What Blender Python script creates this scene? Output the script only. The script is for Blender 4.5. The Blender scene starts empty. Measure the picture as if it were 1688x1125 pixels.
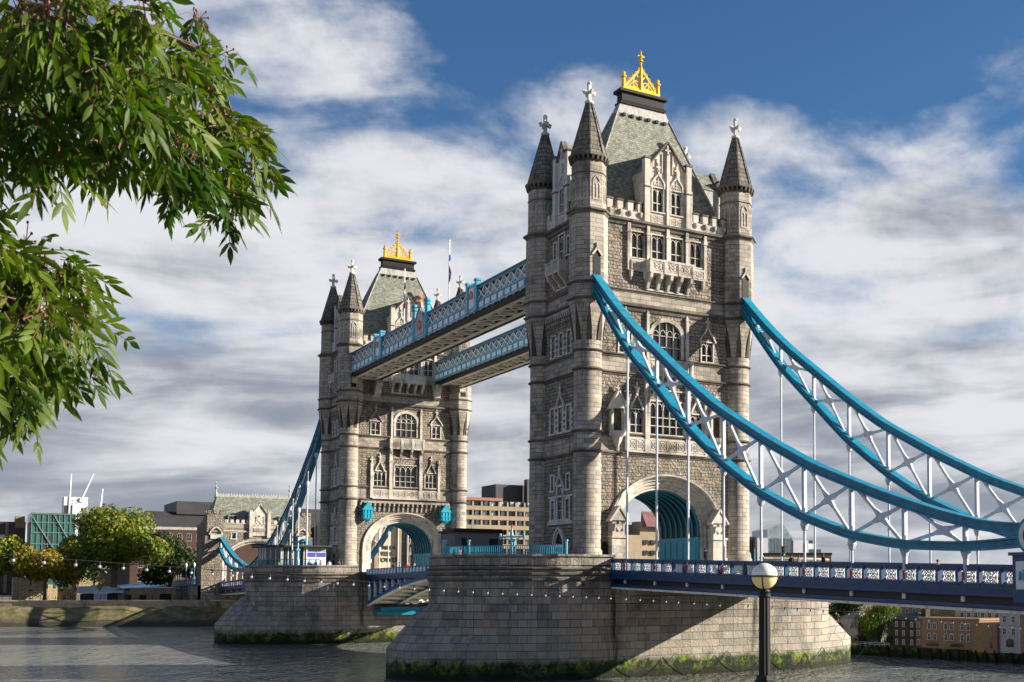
import bpy, bmesh, math, random
from math import sin, cos, pi, radians, sqrt, atan2
from mathutils import Vector, Matrix
random.seed(7)
sc = bpy.context.scene
COL = sc.collection

# ---------------- camera ----------------
YAW, PITCH, FPX = 0.5679, 0.0633, 1996.1
CAM = Vector((114.8047, -65.9793, -1.7521))
FW0 = Vector((-cos(YAW), sin(YAW), 0)); RT = Vector((sin(YAW), cos(YAW), 0)); UP = Vector((0, 0, 1))
FWD = FW0*cos(PITCH)+UP*sin(PITCH); UPC = UP*cos(PITCH)-FW0*sin(PITCH)
cd = bpy.data.cameras.new('camera'); cam = bpy.data.objects.new('camera', cd); COL.objects.link(cam)
m = Matrix((RT, UPC, -FWD)).transposed().to_4x4(); m.translation = CAM; cam.matrix_world = m
cd.sensor_width = 36; cd.lens = FPX/1688*36
cd.shift_x = -302.6/1688; cd.shift_y = (835.853-562.5)/1688
cd.clip_start = .1; cd.clip_end = 9000
sc.camera = cam
cd.dof.use_dof = True; cd.dof.focus_distance = 125; cd.dof.aperture_fstop = 14

# ---------------- light ----------------
SUN = Vector((1, 1.95, .8)).normalized()
EL = math.asin(SUN.z); AZ = atan2(SUN.x, SUN.y)
sd = bpy.data.lights.new('sun', 'SUN'); sd.energy = 5.0; sd.angle = radians(.5); sd.color = (1, .89, .73)
so = bpy.data.objects.new('sun', sd); COL.objects.link(so)
so.rotation_euler = (-SUN).to_track_quat('-Z', 'Y').to_euler(); so.location = (40, 120, 90)
sc.view_settings.view_transform = 'Standard'; sc.view_settings.look = 'None'
sc.view_settings.exposure = 1.32; sc.view_settings.gamma = 1

# ---------------- node helpers ----------------
class NT:
    def __init__(s, tree): s.t = tree; s.t.nodes.clear()
    def n(s, typ, **kw):
        nd = s.t.nodes.new(typ)
        for k, v in kw.items():
            if k.startswith('i_'):
                key = k[2:]; key = int(key) if key.isdigit() else key.replace('_', ' ')
                if hasattr(v, 'is_output') or isinstance(v, bpy.types.NodeSocket): s.t.links.new(v, nd.inputs[key])
                else: nd.inputs[key].default_value = v
            else: setattr(nd, k, v)
        return nd
    def m(s, op, a, b=0.0, c=0.0):
        nd = s.t.nodes.new('ShaderNodeMath'); nd.operation = op
        for i, v in enumerate((a, b, c)):
            if isinstance(v, bpy.types.NodeSocket): s.t.links.new(v, nd.inputs[i])
            else: nd.inputs[i].default_value = v
        return nd.outputs[0]
    def mix(s, f, a, b, typ='MIX'):
        nd = s.t.nodes.new('ShaderNodeMix'); nd.data_type = 'RGBA'; nd.blend_type = typ
        for i, v in ((0, f), (6, a), (7, b)):
            if isinstance(v, bpy.types.NodeSocket): s.t.links.new(v, nd.inputs[i])
            else: nd.inputs[i].default_value = (v if i == 0 else (*v[:3], 1))
        return nd.outputs[2]
    def ss(s, v, lo, hi, a=0., b=1.):
        nd = s.t.nodes.new('ShaderNodeMapRange'); nd.interpolation_type = 'SMOOTHSTEP'
        s.t.links.new(v, nd.inputs[0])
        for i, q in enumerate((lo, hi, a, b)): nd.inputs[i+1].default_value = q
        return nd.outputs[0]
    def noise(s, vec, scale, detail=4, rough=.5, dist=0.0):
        nd = s.n('ShaderNodeTexNoise', i_Scale=scale, i_Detail=detail, i_Roughness=rough, i_Distortion=dist)
        if vec is not None: s.t.links.new(vec, nd.inputs['Vector'])
        return nd.outputs['Fac']
    def scale(s, vec, xyz):
        nd = s.n('ShaderNodeMapping'); s.t.links.new(vec, nd.inputs[0]); nd.inputs['Scale'].default_value = xyz
        return nd.outputs[0]

# ---------------- sky ----------------
w = bpy.data.worlds.new('World'); sc.world = w; w.use_nodes = True
T = NT(w.node_tree)
D = T.n('ShaderNodeTexCoord').outputs['Generated']
def dot(v, c): return T.n('ShaderNodeVectorMath', operation='DOT_PRODUCT', i_0=v, i_1=tuple(c)).outputs['Value']
az = T.m('ARCTAN2', dot(D, RT), dot(D, FW0)); az = T.m('MULTIPLY', az, 57.2958)
el = T.m('MULTIPLY', T.m('ARCSINE', dot(D, UP)), 57.2958)
sky = T.n('ShaderNodeTexSky', sky_type='NISHITA', sun_disc=False, sun_elevation=EL, sun_rotation=AZ, air_density=1.0, dust_density=.4, ozone_density=2.5).outputs[0]
skyc = T.mix(1, sky, (.52, .80, 1.04), 'MULTIPLY')
skyc = T.mix(1, skyc, (.044, .044, .044), 'MULTIPLY')
def blob(a, e, sa, se, wt):
    x = T.m('DIVIDE', T.m('SUBTRACT', az, a), sa); y = T.m('DIVIDE', T.m('SUBTRACT', el, e), se)
    r = T.m('ADD', T.m('MULTIPLY', x, x), T.m('MULTIPLY', y, y))
    return T.m('MULTIPLY', T.m('EXPONENT', T.m('MULTIPLY', r, -1)), wt)
cov = T.m('MULTIPLY', T.m('SUBTRACT', 23.0, el), .022)
for b in ((9, 25, 9.5, 5.0, -.75), (-10.6, 21.6, 3.0, 1.8, -.40), (-4, 25.5, 9, 2.6, -.36), (-17, 22.5, 4.5, 3, .10), (1.0, 20.3, 5, 1.6, .40), (9, 18.0, 6, 1.3, .22), (13, 11.6, 3.6, .8, -.42),
          (-22, 11.2, 6, 1.0, -.38), (-6, 14, 14, 6, .15), (-27, 18, 8, 5, .2), (0, 3, 40, 8, .25), (14, 6.8, 5, .7, .3)):
    cov = T.m('ADD', cov, blob(*b))
cb = T.n('ShaderNodeCombineXYZ'); T.t.links.new(T.m('ADD', az, T.m('MULTIPLY', el, .35)), cb.inputs[0]); T.t.links.new(T.m('SUBTRACT', el, T.m('MULTIPLY', az, .06)), cb.inputs[1])
pv = cb.outputs[0]
n1 = T.noise(T.scale(pv, (.085, .21, 1)), 1.0, 8, .50, .5)
n2 = T.noise(T.scale(pv, (.055, .36, 1)), 1.0, 6, .48, .3)
n3 = T.noise(T.scale(pv, (.33, .50, 1)), 1.0, 8, .62, .2)
lowf = T.ss(el, 17, 9)
nn = T.m('ADD', T.m('MULTIPLY', n1, T.m('SUBTRACT', 1.25, T.m('MULTIPLY', lowf, .75))), T.m('MULTIPLY', n2, T.m('MULTIPLY', lowf, 1.0)))
nn = T.m('ADD', T.m('MULTIPLY', T.m('SUBTRACT', nn, .62), 2.1), T.m('MULTIPLY', T.m('SUBTRACT', n3, .5), .85))
mask = T.ss(T.m('ADD', T.m('ADD', cov, nn), .30), -.05, .80)
n4 = T.noise(T.scale(pv, (.065, .36, 1)), 1.3, 6, .52, .4)
n5 = T.noise(T.scale(pv, (.13, .22, 3)), 1.0, 6, .52, .6)
n6 = T.noise(T.scale(pv, (.30, .46, 5)), 1.0, 8, .6, .2)
sh = T.m('ADD', T.m('MULTIPLY', n4, T.m('ADD', .40, T.m('MULTIPLY', lowf, .26))), T.m('ADD', T.m('MULTIPLY', n5, T.m('SUBTRACT', .36, T.m('MULTIPLY', lowf, .12))), T.m('MULTIPLY', n6, T.m('SUBTRACT', .24, T.m('MULTIPLY', lowf, .14)))))
sh = T.m('SUBTRACT', sh, T.m('MULTIPLY', T.ss(az, -8, -32), T.m('MULTIPLY', T.ss(el, 18, 3), .055)))
sh = T.m('ADD', sh, T.m('MULTIPLY', T.ss(el, 9, 14), .075)); sh = T.m('SUBTRACT', sh, T.m('MULTIPLY', T.ss(el, 12, 2), .01))
lit = T.ss(sh, .36, .60)
cl = T.mix(lit, (.118, .130, .156), (.325, .326, .338))
col = T.mix(T.m('MULTIPLY', mask, .97), skyc, cl)
bg = T.n('ShaderNodeBackground', i_Color=col, i_Strength=1.0)
out = T.n('ShaderNodeOutputWorld'); T.t.links.new(bg.outputs[0], out.inputs[0])

# ---------------- materials ----------------
def mat(name, col, rough=.6, metal=0., var=.15, vs=1.5, bump=0., bs=8., spec=.5, streak=0., fn=None, trans=0.):
    """plain painted / weathered surface with noise variation"""
    M = bpy.data.materials.new(name); M.use_nodes = True; T = NT(M.node_tree)
    P = T.n('ShaderNodeTexCoord').outputs['Object']
    n = T.noise(P, vs, 6, .6); c = T.mix(T.ss(n, .3, .75), tuple(x*(1+var) for x in col), tuple(x*(1-var) for x in col))
    if streak:
        s_ = T.noise(T.scale(P, (2.2, 2.2, .16)), 1.0, 6, .65)
        c = T.mix(T.m('MULTIPLY', T.ss(s_, .48, .72), streak), c, tuple(x*.28+.004 for x in col))
    if fn: c = fn(T, P, c)
    b = T.n('ShaderNodeBsdfPrincipled', i_Roughness=rough, i_Metallic=metal, i_Base_Color=c)
    b.inputs['Specular IOR Level'].default_value = spec
    if bump:
        bn = T.n('ShaderNodeBump', i_Strength=bump, i_Distance=.05, i_Height=T.noise(P, bs, 5, .6)); T.t.links.new(bn.outputs[0], b.inputs['Normal'])
    sh = b.outputs[0]
    if trans:
        tr = T.n('ShaderNodeBsdfTranslucent', i_Color=T.mix(1, c, (1.2, 1.5, .5), 'MULTIPLY'))
        mx = T.n('ShaderNodeMixShader', i_0=trans); T.t.links.new(sh, mx.inputs[1]); T.t.links.new(tr.outputs[0], mx.inputs[2]); sh = mx.outputs[0]
    o = T.n('ShaderNodeOutputMaterial'); T.t.links.new(sh, o.inputs[0]); return M

def stone(name, c1, c2, mortar, bw, bh, bump=.6, rough_face=0., grime=.5, algae=False, msize=.02, tint=None, dirt=(.035, .03, .028), grime_lo=.47):
    M = bpy.data.materials.new(name); M.use_nodes = True; T = NT(M.node_tree)
    P = T.n('ShaderNodeTexCoord').outputs['Object']
    sx = T.n('ShaderNodeSeparateXYZ', i_0=P); X, Y, Z = sx.outputs
    cb = T.n('ShaderNodeCombineXYZ'); T.t.links.new(T.m('ADD', X, Y), cb.inputs[0]); T.t.links.new(Z, cb.inputs[1])
    wob = T.noise(P, .8, 3); v = T.n('ShaderNodeVectorMath', operation='ADD', i_0=cb.outputs[0])
    cw = T.n('ShaderNodeCombineXYZ'); T.t.links.new(T.m('MULTIPLY', T.m('SUBTRACT', wob, .5), .04), cw.inputs[1]); T.t.links.new(cw.outputs[0], v.inputs[1])
    br = T.n('ShaderNodeTexBrick', i_Scale=1.0, i_Mortar_Size=msize, i_Mortar_Smooth=.25, i_Bias=-.1, i_Brick_Width=bw, i_Row_Height=bh, i_Vector=v.outputs[0], offset=.5, squash=.72, squash_frequency=2)
    br.inputs['Color1'].default_value = (*c1, 1); br.inputs['Color2'].default_value = (*c2, 1); br.inputs['Mortar'].default_value = (*mortar, 1)
    c = br.outputs['Color']
    # random warm and cool blocks
    fl = T.noise(T.scale(P, (.9/bw, .9/bw, .9/bh)), 1.0, 1, .5)
    c = T.mix(T.ss(fl, .46, .68, 0, .45), c, tint or tuple(a*b for a, b in zip(c1, (1.12, .92, .72))))
    g = T.noise(P, .22, 7, .68, .4); c = T.mix(T.ss(g, grime_lo, .72, 0, grime), c, dirt)
    st = T.noise(T.scale(P, (1.6, 1.6, .10)), 1.0, 7, .7); c = T.mix(T.ss(st, .52, .74, 0, grime*1.1), c, dirt)
    fine = T.noise(P, 9, 5, .7); c = T.mix(T.ss(fine, .4, .8, 0, .38), c, tuple(x*.4 for x in c2))
    rough = .85
    if algae:
        wn = T.noise(P, .55, 6, .7); hz = T.m('ADD', Z, T.m('MULTIPLY', T.m('SUBTRACT', wn, .5), 2.2))
        c = T.mix(T.ss(hz, -4.5, -8.6, 0, .25), c, (.36, .36, .30))
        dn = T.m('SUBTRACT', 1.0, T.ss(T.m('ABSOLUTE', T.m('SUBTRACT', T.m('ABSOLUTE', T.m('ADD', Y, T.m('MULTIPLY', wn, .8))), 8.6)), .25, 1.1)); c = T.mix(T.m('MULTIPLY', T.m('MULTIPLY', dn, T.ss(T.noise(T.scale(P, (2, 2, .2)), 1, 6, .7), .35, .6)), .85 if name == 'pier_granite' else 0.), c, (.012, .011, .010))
        al = T.mix(T.ss(T.noise(P, .9, 6, .75), .49, .64), (.009, .024, .005), (.15, .21, .012)); al = T.mix(T.ss(T.noise(P, .7, 5, .7), .50, .62, 0, .6), al, (.13, .12, .075))
        al = T.mix(T.ss(hz, -9.6, -10.7), al, (.010, .014, .006))
        c = T.mix(T.ss(hz, -8.7, -9.5), c, al)
    h = T.m('MULTIPLY', br.outputs['Fac'], -1.0)
    if rough_face:
        h = T.m('ADD', h, T.m('MULTIPLY', T.noise(T.scale(P, (1, 1, 1.3)), 3.2, 3, .6), rough_face))
    h = T.m('ADD', h, T.m('MULTIPLY', fine, .25))
    bn = T.n('ShaderNodeBump', i_Strength=bump, i_Distance=.10, i_Height=h)
    b = T.n('ShaderNodeBsdfPrincipled', i_Base_Color=c, i_Roughness=rough, i_Normal=bn.outputs[0]); b.inputs['Specular IOR Level'].default_value = .25
    o = T.n('ShaderNodeOutputMaterial'); T.t.links.new(b.outputs[0], o.inputs[0]); return M

ASH = stone('ashlar_stone', (.42, .388, .345), (.225, .207, .185), (.06, .055, .05), 1.25, .46, .7, 0, .66, msize=.02)
RUB = stone('rock_faced_stone', (.35, .315, .27), (.18, .162, .138), (.02, .018, .016), .78, .36, 1.0, 3.8, .5, msize=.03)
PIER = stone('pier_granite', (.35, .322, .288), (.175, .16, .142), (.02, .018, .017), 1.75, .74, 1.0, .9, .7, algae=True, msize=.03)
TRIM = stone('pale_carved_stone', (.60, .57, .525), (.47, .445, .405), (.25, .23, .20), 1.6, .7, .45, .3, .82, msize=.012, grime_lo=.45)
STR = stone('weathered_string_stone', (.175, .163, .147), (.10, .093, .083), (.09, .08, .065), 2.0, .5, .4, .4, .85, msize=.012, grime_lo=.4)
WTRIM = stone('white_limestone_trim', (.60, .60, .60), (.50, .50, .50), (.42, .41, .40), 1.2, .6, .25, .2, .45, msize=.01)
RECSHADE = stone('recess_shade_stone', (.07, .064, .058), (.045, .04, .036), (.02, .018, .016), 1.1, .5, .6, .5, .6)  # near-black tone paints in the shade of the turrets' spear recesses
SPIRE = stone('spire_stone', (.22, .205, .185), (.115, .106, .095), (.03, .026, .02), 1.1, .52, .9, .6, .8, msize=.035)
def slate_fn(T, P, c):
    sx = T.n('ShaderNodeSeparateXYZ', i_0=P); cb = T.n('ShaderNodeCombineXYZ')
    T.t.links.new(T.m('ADD', sx.outputs[0], sx.outputs[1]), cb.inputs[0]); T.t.links.new(sx.outputs[2], cb.inputs[1])
    br = T.n('ShaderNodeTexBrick', i_Scale=1.0, i_Mortar_Size=.02, i_Brick_Width=.4, i_Row_Height=.26, i_Vector=cb.outputs[0])
    br.inputs['Color1'].default_value = (1.45, 1.45, 1.4, 1); br.inputs['Color2'].default_value = (.62, .64, .62, 1); br.inputs['Mortar'].default_value = (.35, .35, .35, 1)
    c = T.mix(1, c, br.outputs['Color'], 'MULTIPLY')
    c = T.mix(T.ss(T.noise(P, 2.6, 6, .7), .52, .72, 0, .55), c, (.28, .29, .25))
    return T.mix(T.ss(T.noise(T.scale(P, (1.3, 1.3, .12)), 1, 5, .7), .56, .75, 0, .55), c, (.17, .15, .10))
SLATE = mat('green_slate', (.165, .178, .150), .75, var=.2, vs=.8, bump=.4, bs=5, fn=slate_fn)
LEAD = mat('pale_lead_flashing', (.33, .33, .32), .6, var=.25, vs=3, streak=.7)
BLACK = mat('black_ironwork', (.010, .010, .011), .6, spec=.25, var=.3)
GOLD = mat('gilded_metal', (.80, .44, .045), .36, metal=.55, var=.12, vs=3)
GLASS = mat('dark_window_glass', (.020, .025, .030), .10, var=.5, vs=.9, spec=.7, fn=lambda T, P, c: T.mix(T.ss(T.noise(P, 1.3, 2), .56, .66, 0, .6), c, (.10, .11, .12)))
def rivets(T, P, c):
    v = T.n('ShaderNodeTexVoronoi', i_Scale=3.2, i_Vector=P); c = T.mix(T.ss(v.outputs['Distance'], .12, .06, 0, .35), c, (.02, .08, .11))
    s_ = T.n('ShaderNodeSeparateXYZ', i_0=P); fr_ = T.m('FRACT', T.m('MULTIPLY', s_.outputs[0], .72)); c = T.mix(T.m('MULTIPLY', T.m('LESS_THAN', fr_, .045), .55), c, (.004, .05, .08))
    return T.mix(T.ss(T.noise(P, 2.3, 6, .7), .55, .70, 0, .5), c, (.03, .30, .40))
TEAL = mat('turquoise_paint', (.007, .205, .335), .36, var=.18, vs=1.2, streak=.35, fn=rivets)
LTEAL = mat('light_blue_paint', (.07, .35, .50), .4, var=.15, vs=1.5, streak=.45)
CHAINWHITE = mat('white_chain_paint', (.56, .60, .66), .4, var=.10, vs=2, streak=.4)
WHITE = mat('white_paint', (.70, .72, .73), .45, var=.08, vs=2, streak=.3)
NAVY = mat('navy_blue_paint', (.003, .050, .145), .34, var=.22, vs=1.5, streak=.4)
DKNAVY = mat('dark_girder_paint', (.006, .010, .022), .5, var=.2)
MIDBLUE = mat('mid_blue_paint', (.014, .12, .30), .4, var=.2, vs=1.5, streak=.35)
CREAM = mat('cream_paint', (.86, .80, .66), .55, var=.14, vs=.8, streak=.6)
CYAN = mat('bright_turquoise_paint', (.008, .31, .44), .4, var=.12, vs=1.2, streak=.25)
RED = mat('red_paint', (.45, .012, .015), .45)
RUST = mat('terracotta_paint', (.50, .20, .10), .5, var=.2)
RUSTBLACK = mat('stained_steel', (.045, .035, .028), .6, var=.5, vs=.7, streak=.5)
ASPHALT = mat('asphalt', (.05, .05, .05), .9, var=.15, vs=.5)
LINE = mat('road_paint', (.7, .7, .66), .8)
PAVE = mat('paving', (.22, .21, .19), .85, var=.15)

# ---------------- mesh builder ----------------
NOSPLIT = {'window', 'clothing', 'hair', 'bulb', 'parapet_panel', 'crown', 'twig', 'foliage', 'lens', 'poster', 'glazing_bar', 'arch_moulding'}
def islands(me, mx=14, e=.012):
    """split a mesh whose pieces stand clear of one another into separate parts"""
    n = len(me.vertices); pa = list(range(n))
    def fd(a):
        while pa[a] != a: pa[a] = pa[pa[a]]; a = pa[a]
        return a
    for p in me.polygons:
        vs = p.vertices; r0 = fd(vs[0])
        for v in vs[1:]: pa[fd(v)] = r0
    G = {}
    for i in range(n): G.setdefault(fd(i), []).append(i)
    if not 1 < len(G) < 600: return None
    K = list(G); B = []
    for k in K:
        cs = [me.vertices[i].co for i in G[k]]; B.append([min(c[a] for c in cs)-e for a in range(3)]+[max(c[a] for c in cs)+e for a in range(3)])
    q = list(range(len(K)))
    def f2(a):
        while q[a] != a: q[a] = q[q[a]]; a = q[a]
        return a
    for i in range(len(K)):
        for j in range(i):
            if f2(i) != f2(j) and all(B[i][a] <= B[j][a+3] and B[j][a] <= B[i][a+3] for a in range(3)): q[f2(i)] = f2(j)
    cl = sorted({f2(i) for i in range(len(K))})
    if not 1 < len(cl) <= mx: return None
    own = {}
    for i, k in enumerate(K):
        for v in G[k]: own[v] = f2(i)
    res = []
    for c in cl:
        vs = [i for i in range(n) if own[i] == c]; mp = {v: k for k, v in enumerate(vs)}; ps = [p for p in me.polygons if own[p.vertices[0]] == c]
        m = bpy.data.meshes.new(me.name); m.from_pydata([me.vertices[i].co for i in vs], [], [[mp[v] for v in p.vertices] for p in ps])
        for t in me.materials: m.materials.append(t)
        for a, b_ in zip(m.polygons, ps): a.material_index = b_.material_index; a.use_smooth = b_.use_smooth
        res.append(m)
    return res
class Fr:
    def __init__(s, o=(0, 0), sd=(1, 0), dd=(0, 1), z=0, sl=0): s.o, s.s, s.d, s.z, s.sl = o, sd, dd, z, sl
    def __call__(s, a, d, z): return (s.o[0]+a*s.s[0]+d*s.d[0], s.o[1]+a*s.s[1]+d*s.d[1], s.z+z+s.sl*a)
ID = Fr()
class MB:
    def __init__(s, fr=ID): s.v = []; s.f = []; s.fr = fr; s.mi = 0; s.sm = False
    def P(s, p): s.v.append(s.fr(*p)); return len(s.v)-1
    def face(s, pts, mi=None): s.f.append(([s.P(p) for p in pts], s.mi if mi is None else mi, s.sm)); return s
    def F(s, ids): s.f.append((ids, s.mi, s.sm))
    def box(s, a0, a1, d0, d1, z0, z1):
        i = [s.P((a, d, z)) for z in (z0, z1) for a, d in ((a0, d0), (a1, d0), (a1, d1), (a0, d1))]
        for q in ((0, 3, 2, 1), (4, 5, 6, 7), (0, 1, 5, 4), (1, 2, 6, 5), (2, 3, 7, 6), (3, 0, 4, 7)): s.F([i[k] for k in q])
        return s
    def loft(s, rings, cap=True, closed=True):
        R = [[s.P(p) for p in r] for r in rings]; n = len(R[0])
        for a, b in zip(R, R[1:]):
            for k in range(n if closed else n-1): s.F([a[k], a[(k+1) % n], b[(k+1) % n], b[k]])
        if cap: s.F(R[0][::-1]); s.F(R[-1])
        return s
    def prism(s, poly, d0, d1):  # poly in (a,z), extruded along d
        return s.loft([[(a, d0, z) for a, z in poly], [(a, d1, z) for a, z in poly]])
    def vprism(s, poly, z0, z1): return s.loft([[(a, d, z0) for a, d in poly], [(a, d, z1) for a, d in poly]])
    def lathe(s, a, d, prof, n=12, ph=0., cap=True):
        return s.loft([[(a+r*cos(2*pi*k/n+ph), d+r*sin(2*pi*k/n+ph), z) for k in range(n)] for z, r in prof], cap)
    def beam(s, p, q, w, h=None, up=(0, 0, 1)):  # rectangular bar between local points
        h = h or w; p = Vector(s.fr(*p)); q = Vector(s.fr(*q)); t = (q-p)
        if t.length < 1e-6: return s
        t.normalize(); u = Vector(up)
        if abs(t.dot(u)) > .98: u = Vector((1, 0, 0))
        x = t.cross(u).normalized(); y = x.cross(t)
        fr = s.fr; s.fr = ID
        s.loft([[tuple(c+x*(i*w/2)+y*(j*h/2)) for i, j in ((-1, -1), (1, -1), (1, 1), (-1, 1))] for c in (p, q)]); s.fr = fr
        return s
    def tube(s, pts, r, n=6):
        pts = [Vector(s.fr(*p)) for p in pts]; rs = r if isinstance(r, (list, tuple)) else [r]*len(pts)
        fr = s.fr; s.fr = ID; rings = []
        for k, p in enumerate(pts):
            t = (pts[min(k+1, len(pts)-1)]-pts[max(k-1, 0)]).normalized(); u = Vector((0, 0, 1)) if abs(t.z) < .9 else Vector((1, 0, 0))
            x = t.cross(u).normalized(); y = x.cross(t)
            rings.append([tuple(p+(x*cos(2*pi*j/n)+y*sin(2*pi*j/n))*rs[k]) for j in range(n)])
        s.loft(rings); s.fr = fr; return s
    def ball(s, a, d, z, r, n=10, sz=1.):
        return s.lathe(a, d, [(z-r*sz*cos(pi*k/(n//2+1)), max(.002, r*sin(pi*k/(n//2+1)))) for k in range(n//2+2)], n)
    def build(s, name, mats, parent=None, label=None, recalc=True, **kw):
        me = bpy.data.meshes.new(name); me.from_pydata(s.v, [], [f[0] for f in s.f])
        if not isinstance(mats, (list, tuple)): mats = [mats]
        for q in mats: me.materials.append(q)
        for p, f in zip(me.polygons, s.f): p.material_index = f[1]; p.use_smooth = f[2]
        if recalc:
            bm = bmesh.new(); bm.from_mesh(me); bmesh.ops.recalc_face_normals(bm, faces=bm.faces); bm.to_mesh(me); bm.free()
        o = bpy.data.objects.new(name, me)
        if parent and name not in NOSPLIT and len(s.f) < 6000:
            m3 = islands(me, 100 if name in ('girder_panel', 'shield_plaque', 'concrete_fin') else 14)
            if m3:
                os_ = []
                for q in m3: x = bpy.data.objects.new(name, q); COL.objects.link(x); x.parent = parent; os_.append(x)
                return os_[0]
        COL.objects.link(o)
        if parent: o.parent = parent
        if label: o['label'] = label
        for k, v in kw.items(): o[k] = v
        return o
def thing(name, label, cat, loc=(0, 0, 0), rz=0, group=None):
    o = bpy.data.objects.new(name, None); COL.objects.link(o); o.location = loc; o.rotation_euler = (0, 0, rz)
    o['label'] = label; o['category'] = cat
    if group: o['group'] = group
    return o
KIDS = {}
def copy_tree(o, parent=None, **kw):
    c = o.copy(); COL.objects.link(c); c.parent = parent
    for ch in [x for x in bpy.data.objects if x.parent == o]: copy_tree(ch, c)
    for k, v in kw.items(): c[k] = v
    return c
def place(o, loc, rz=0, **kw):
    c = copy_tree(o, None, **kw); c.location = loc; c.rotation_euler = (0, 0, rz); return c
# ================= SETTING =================
WL = -10.9
def water():
    M = bpy.data.materials.new('river_water'); M.use_nodes = True; T = NT(M.node_tree)
    P = T.n('ShaderNodeTexCoord').outputs['Object']
    cb = T.n('ShaderNodeCombineXYZ')
    for i_, q_ in ((0, RT), (1, FW0)): T.t.links.new(T.n('ShaderNodeVectorMath', operation='DOT_PRODUCT', i_0=P, i_1=tuple(q_)).outputs['Value'], cb.inputs[i_])
    p = cb.outputs[0]
    a = T.noise(T.scale(p, (.62, .20, 1)), 1.0, 4, .62, .5); b = T.noise(T.scale(p, (.06, .035, 1)), 1.0, 4, .55, .6)
    c = T.noise(T.scale(p, (1.6, .42, 1)), 1.0, 3, .6)
    h = T.m('ADD', T.m('ADD', T.m('MULTIPLY', a, 1.0), T.m('MULTIPLY', b, 1.6)), T.m('MULTIPLY', c, .55))
    bn = T.n('ShaderNodeBump', i_Strength=1.0, i_Distance=.75, i_Height=h)
    colr = T.mix(T.ss(T.noise(P, .03, 4), .35, .7), (.18, .19, .185), (.12, .135, .14))
    bs = T.n('ShaderNodeBsdfPrincipled', i_Base_Color=colr, i_Roughness=.04, i_Normal=bn.outputs[0]); bs.inputs['IOR'].default_value = 1.5
    o = T.n('ShaderNodeOutputMaterial'); T.t.links.new(bs.outputs[0], o.inputs[0]); return M
b = MB(); b.face([(-1500, -3000, WL), (1500, -3000, WL), (1500, 3000, WL), (-1500, 3000, WL)]); b.build('water', water(), kind='structure')
b = MB(); b.face([(-4500, -4500, -13.5), (4500, -4500, -13.5), (4500, 4500, -13.5), (-4500, 4500, -13.5)]); b.build('ground', mat('river_bed', (.12, .10, .07), .95), kind='structure')
GRASS = mat('grass_bank', (.05, .075, .02), .95, vs=.3)
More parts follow.
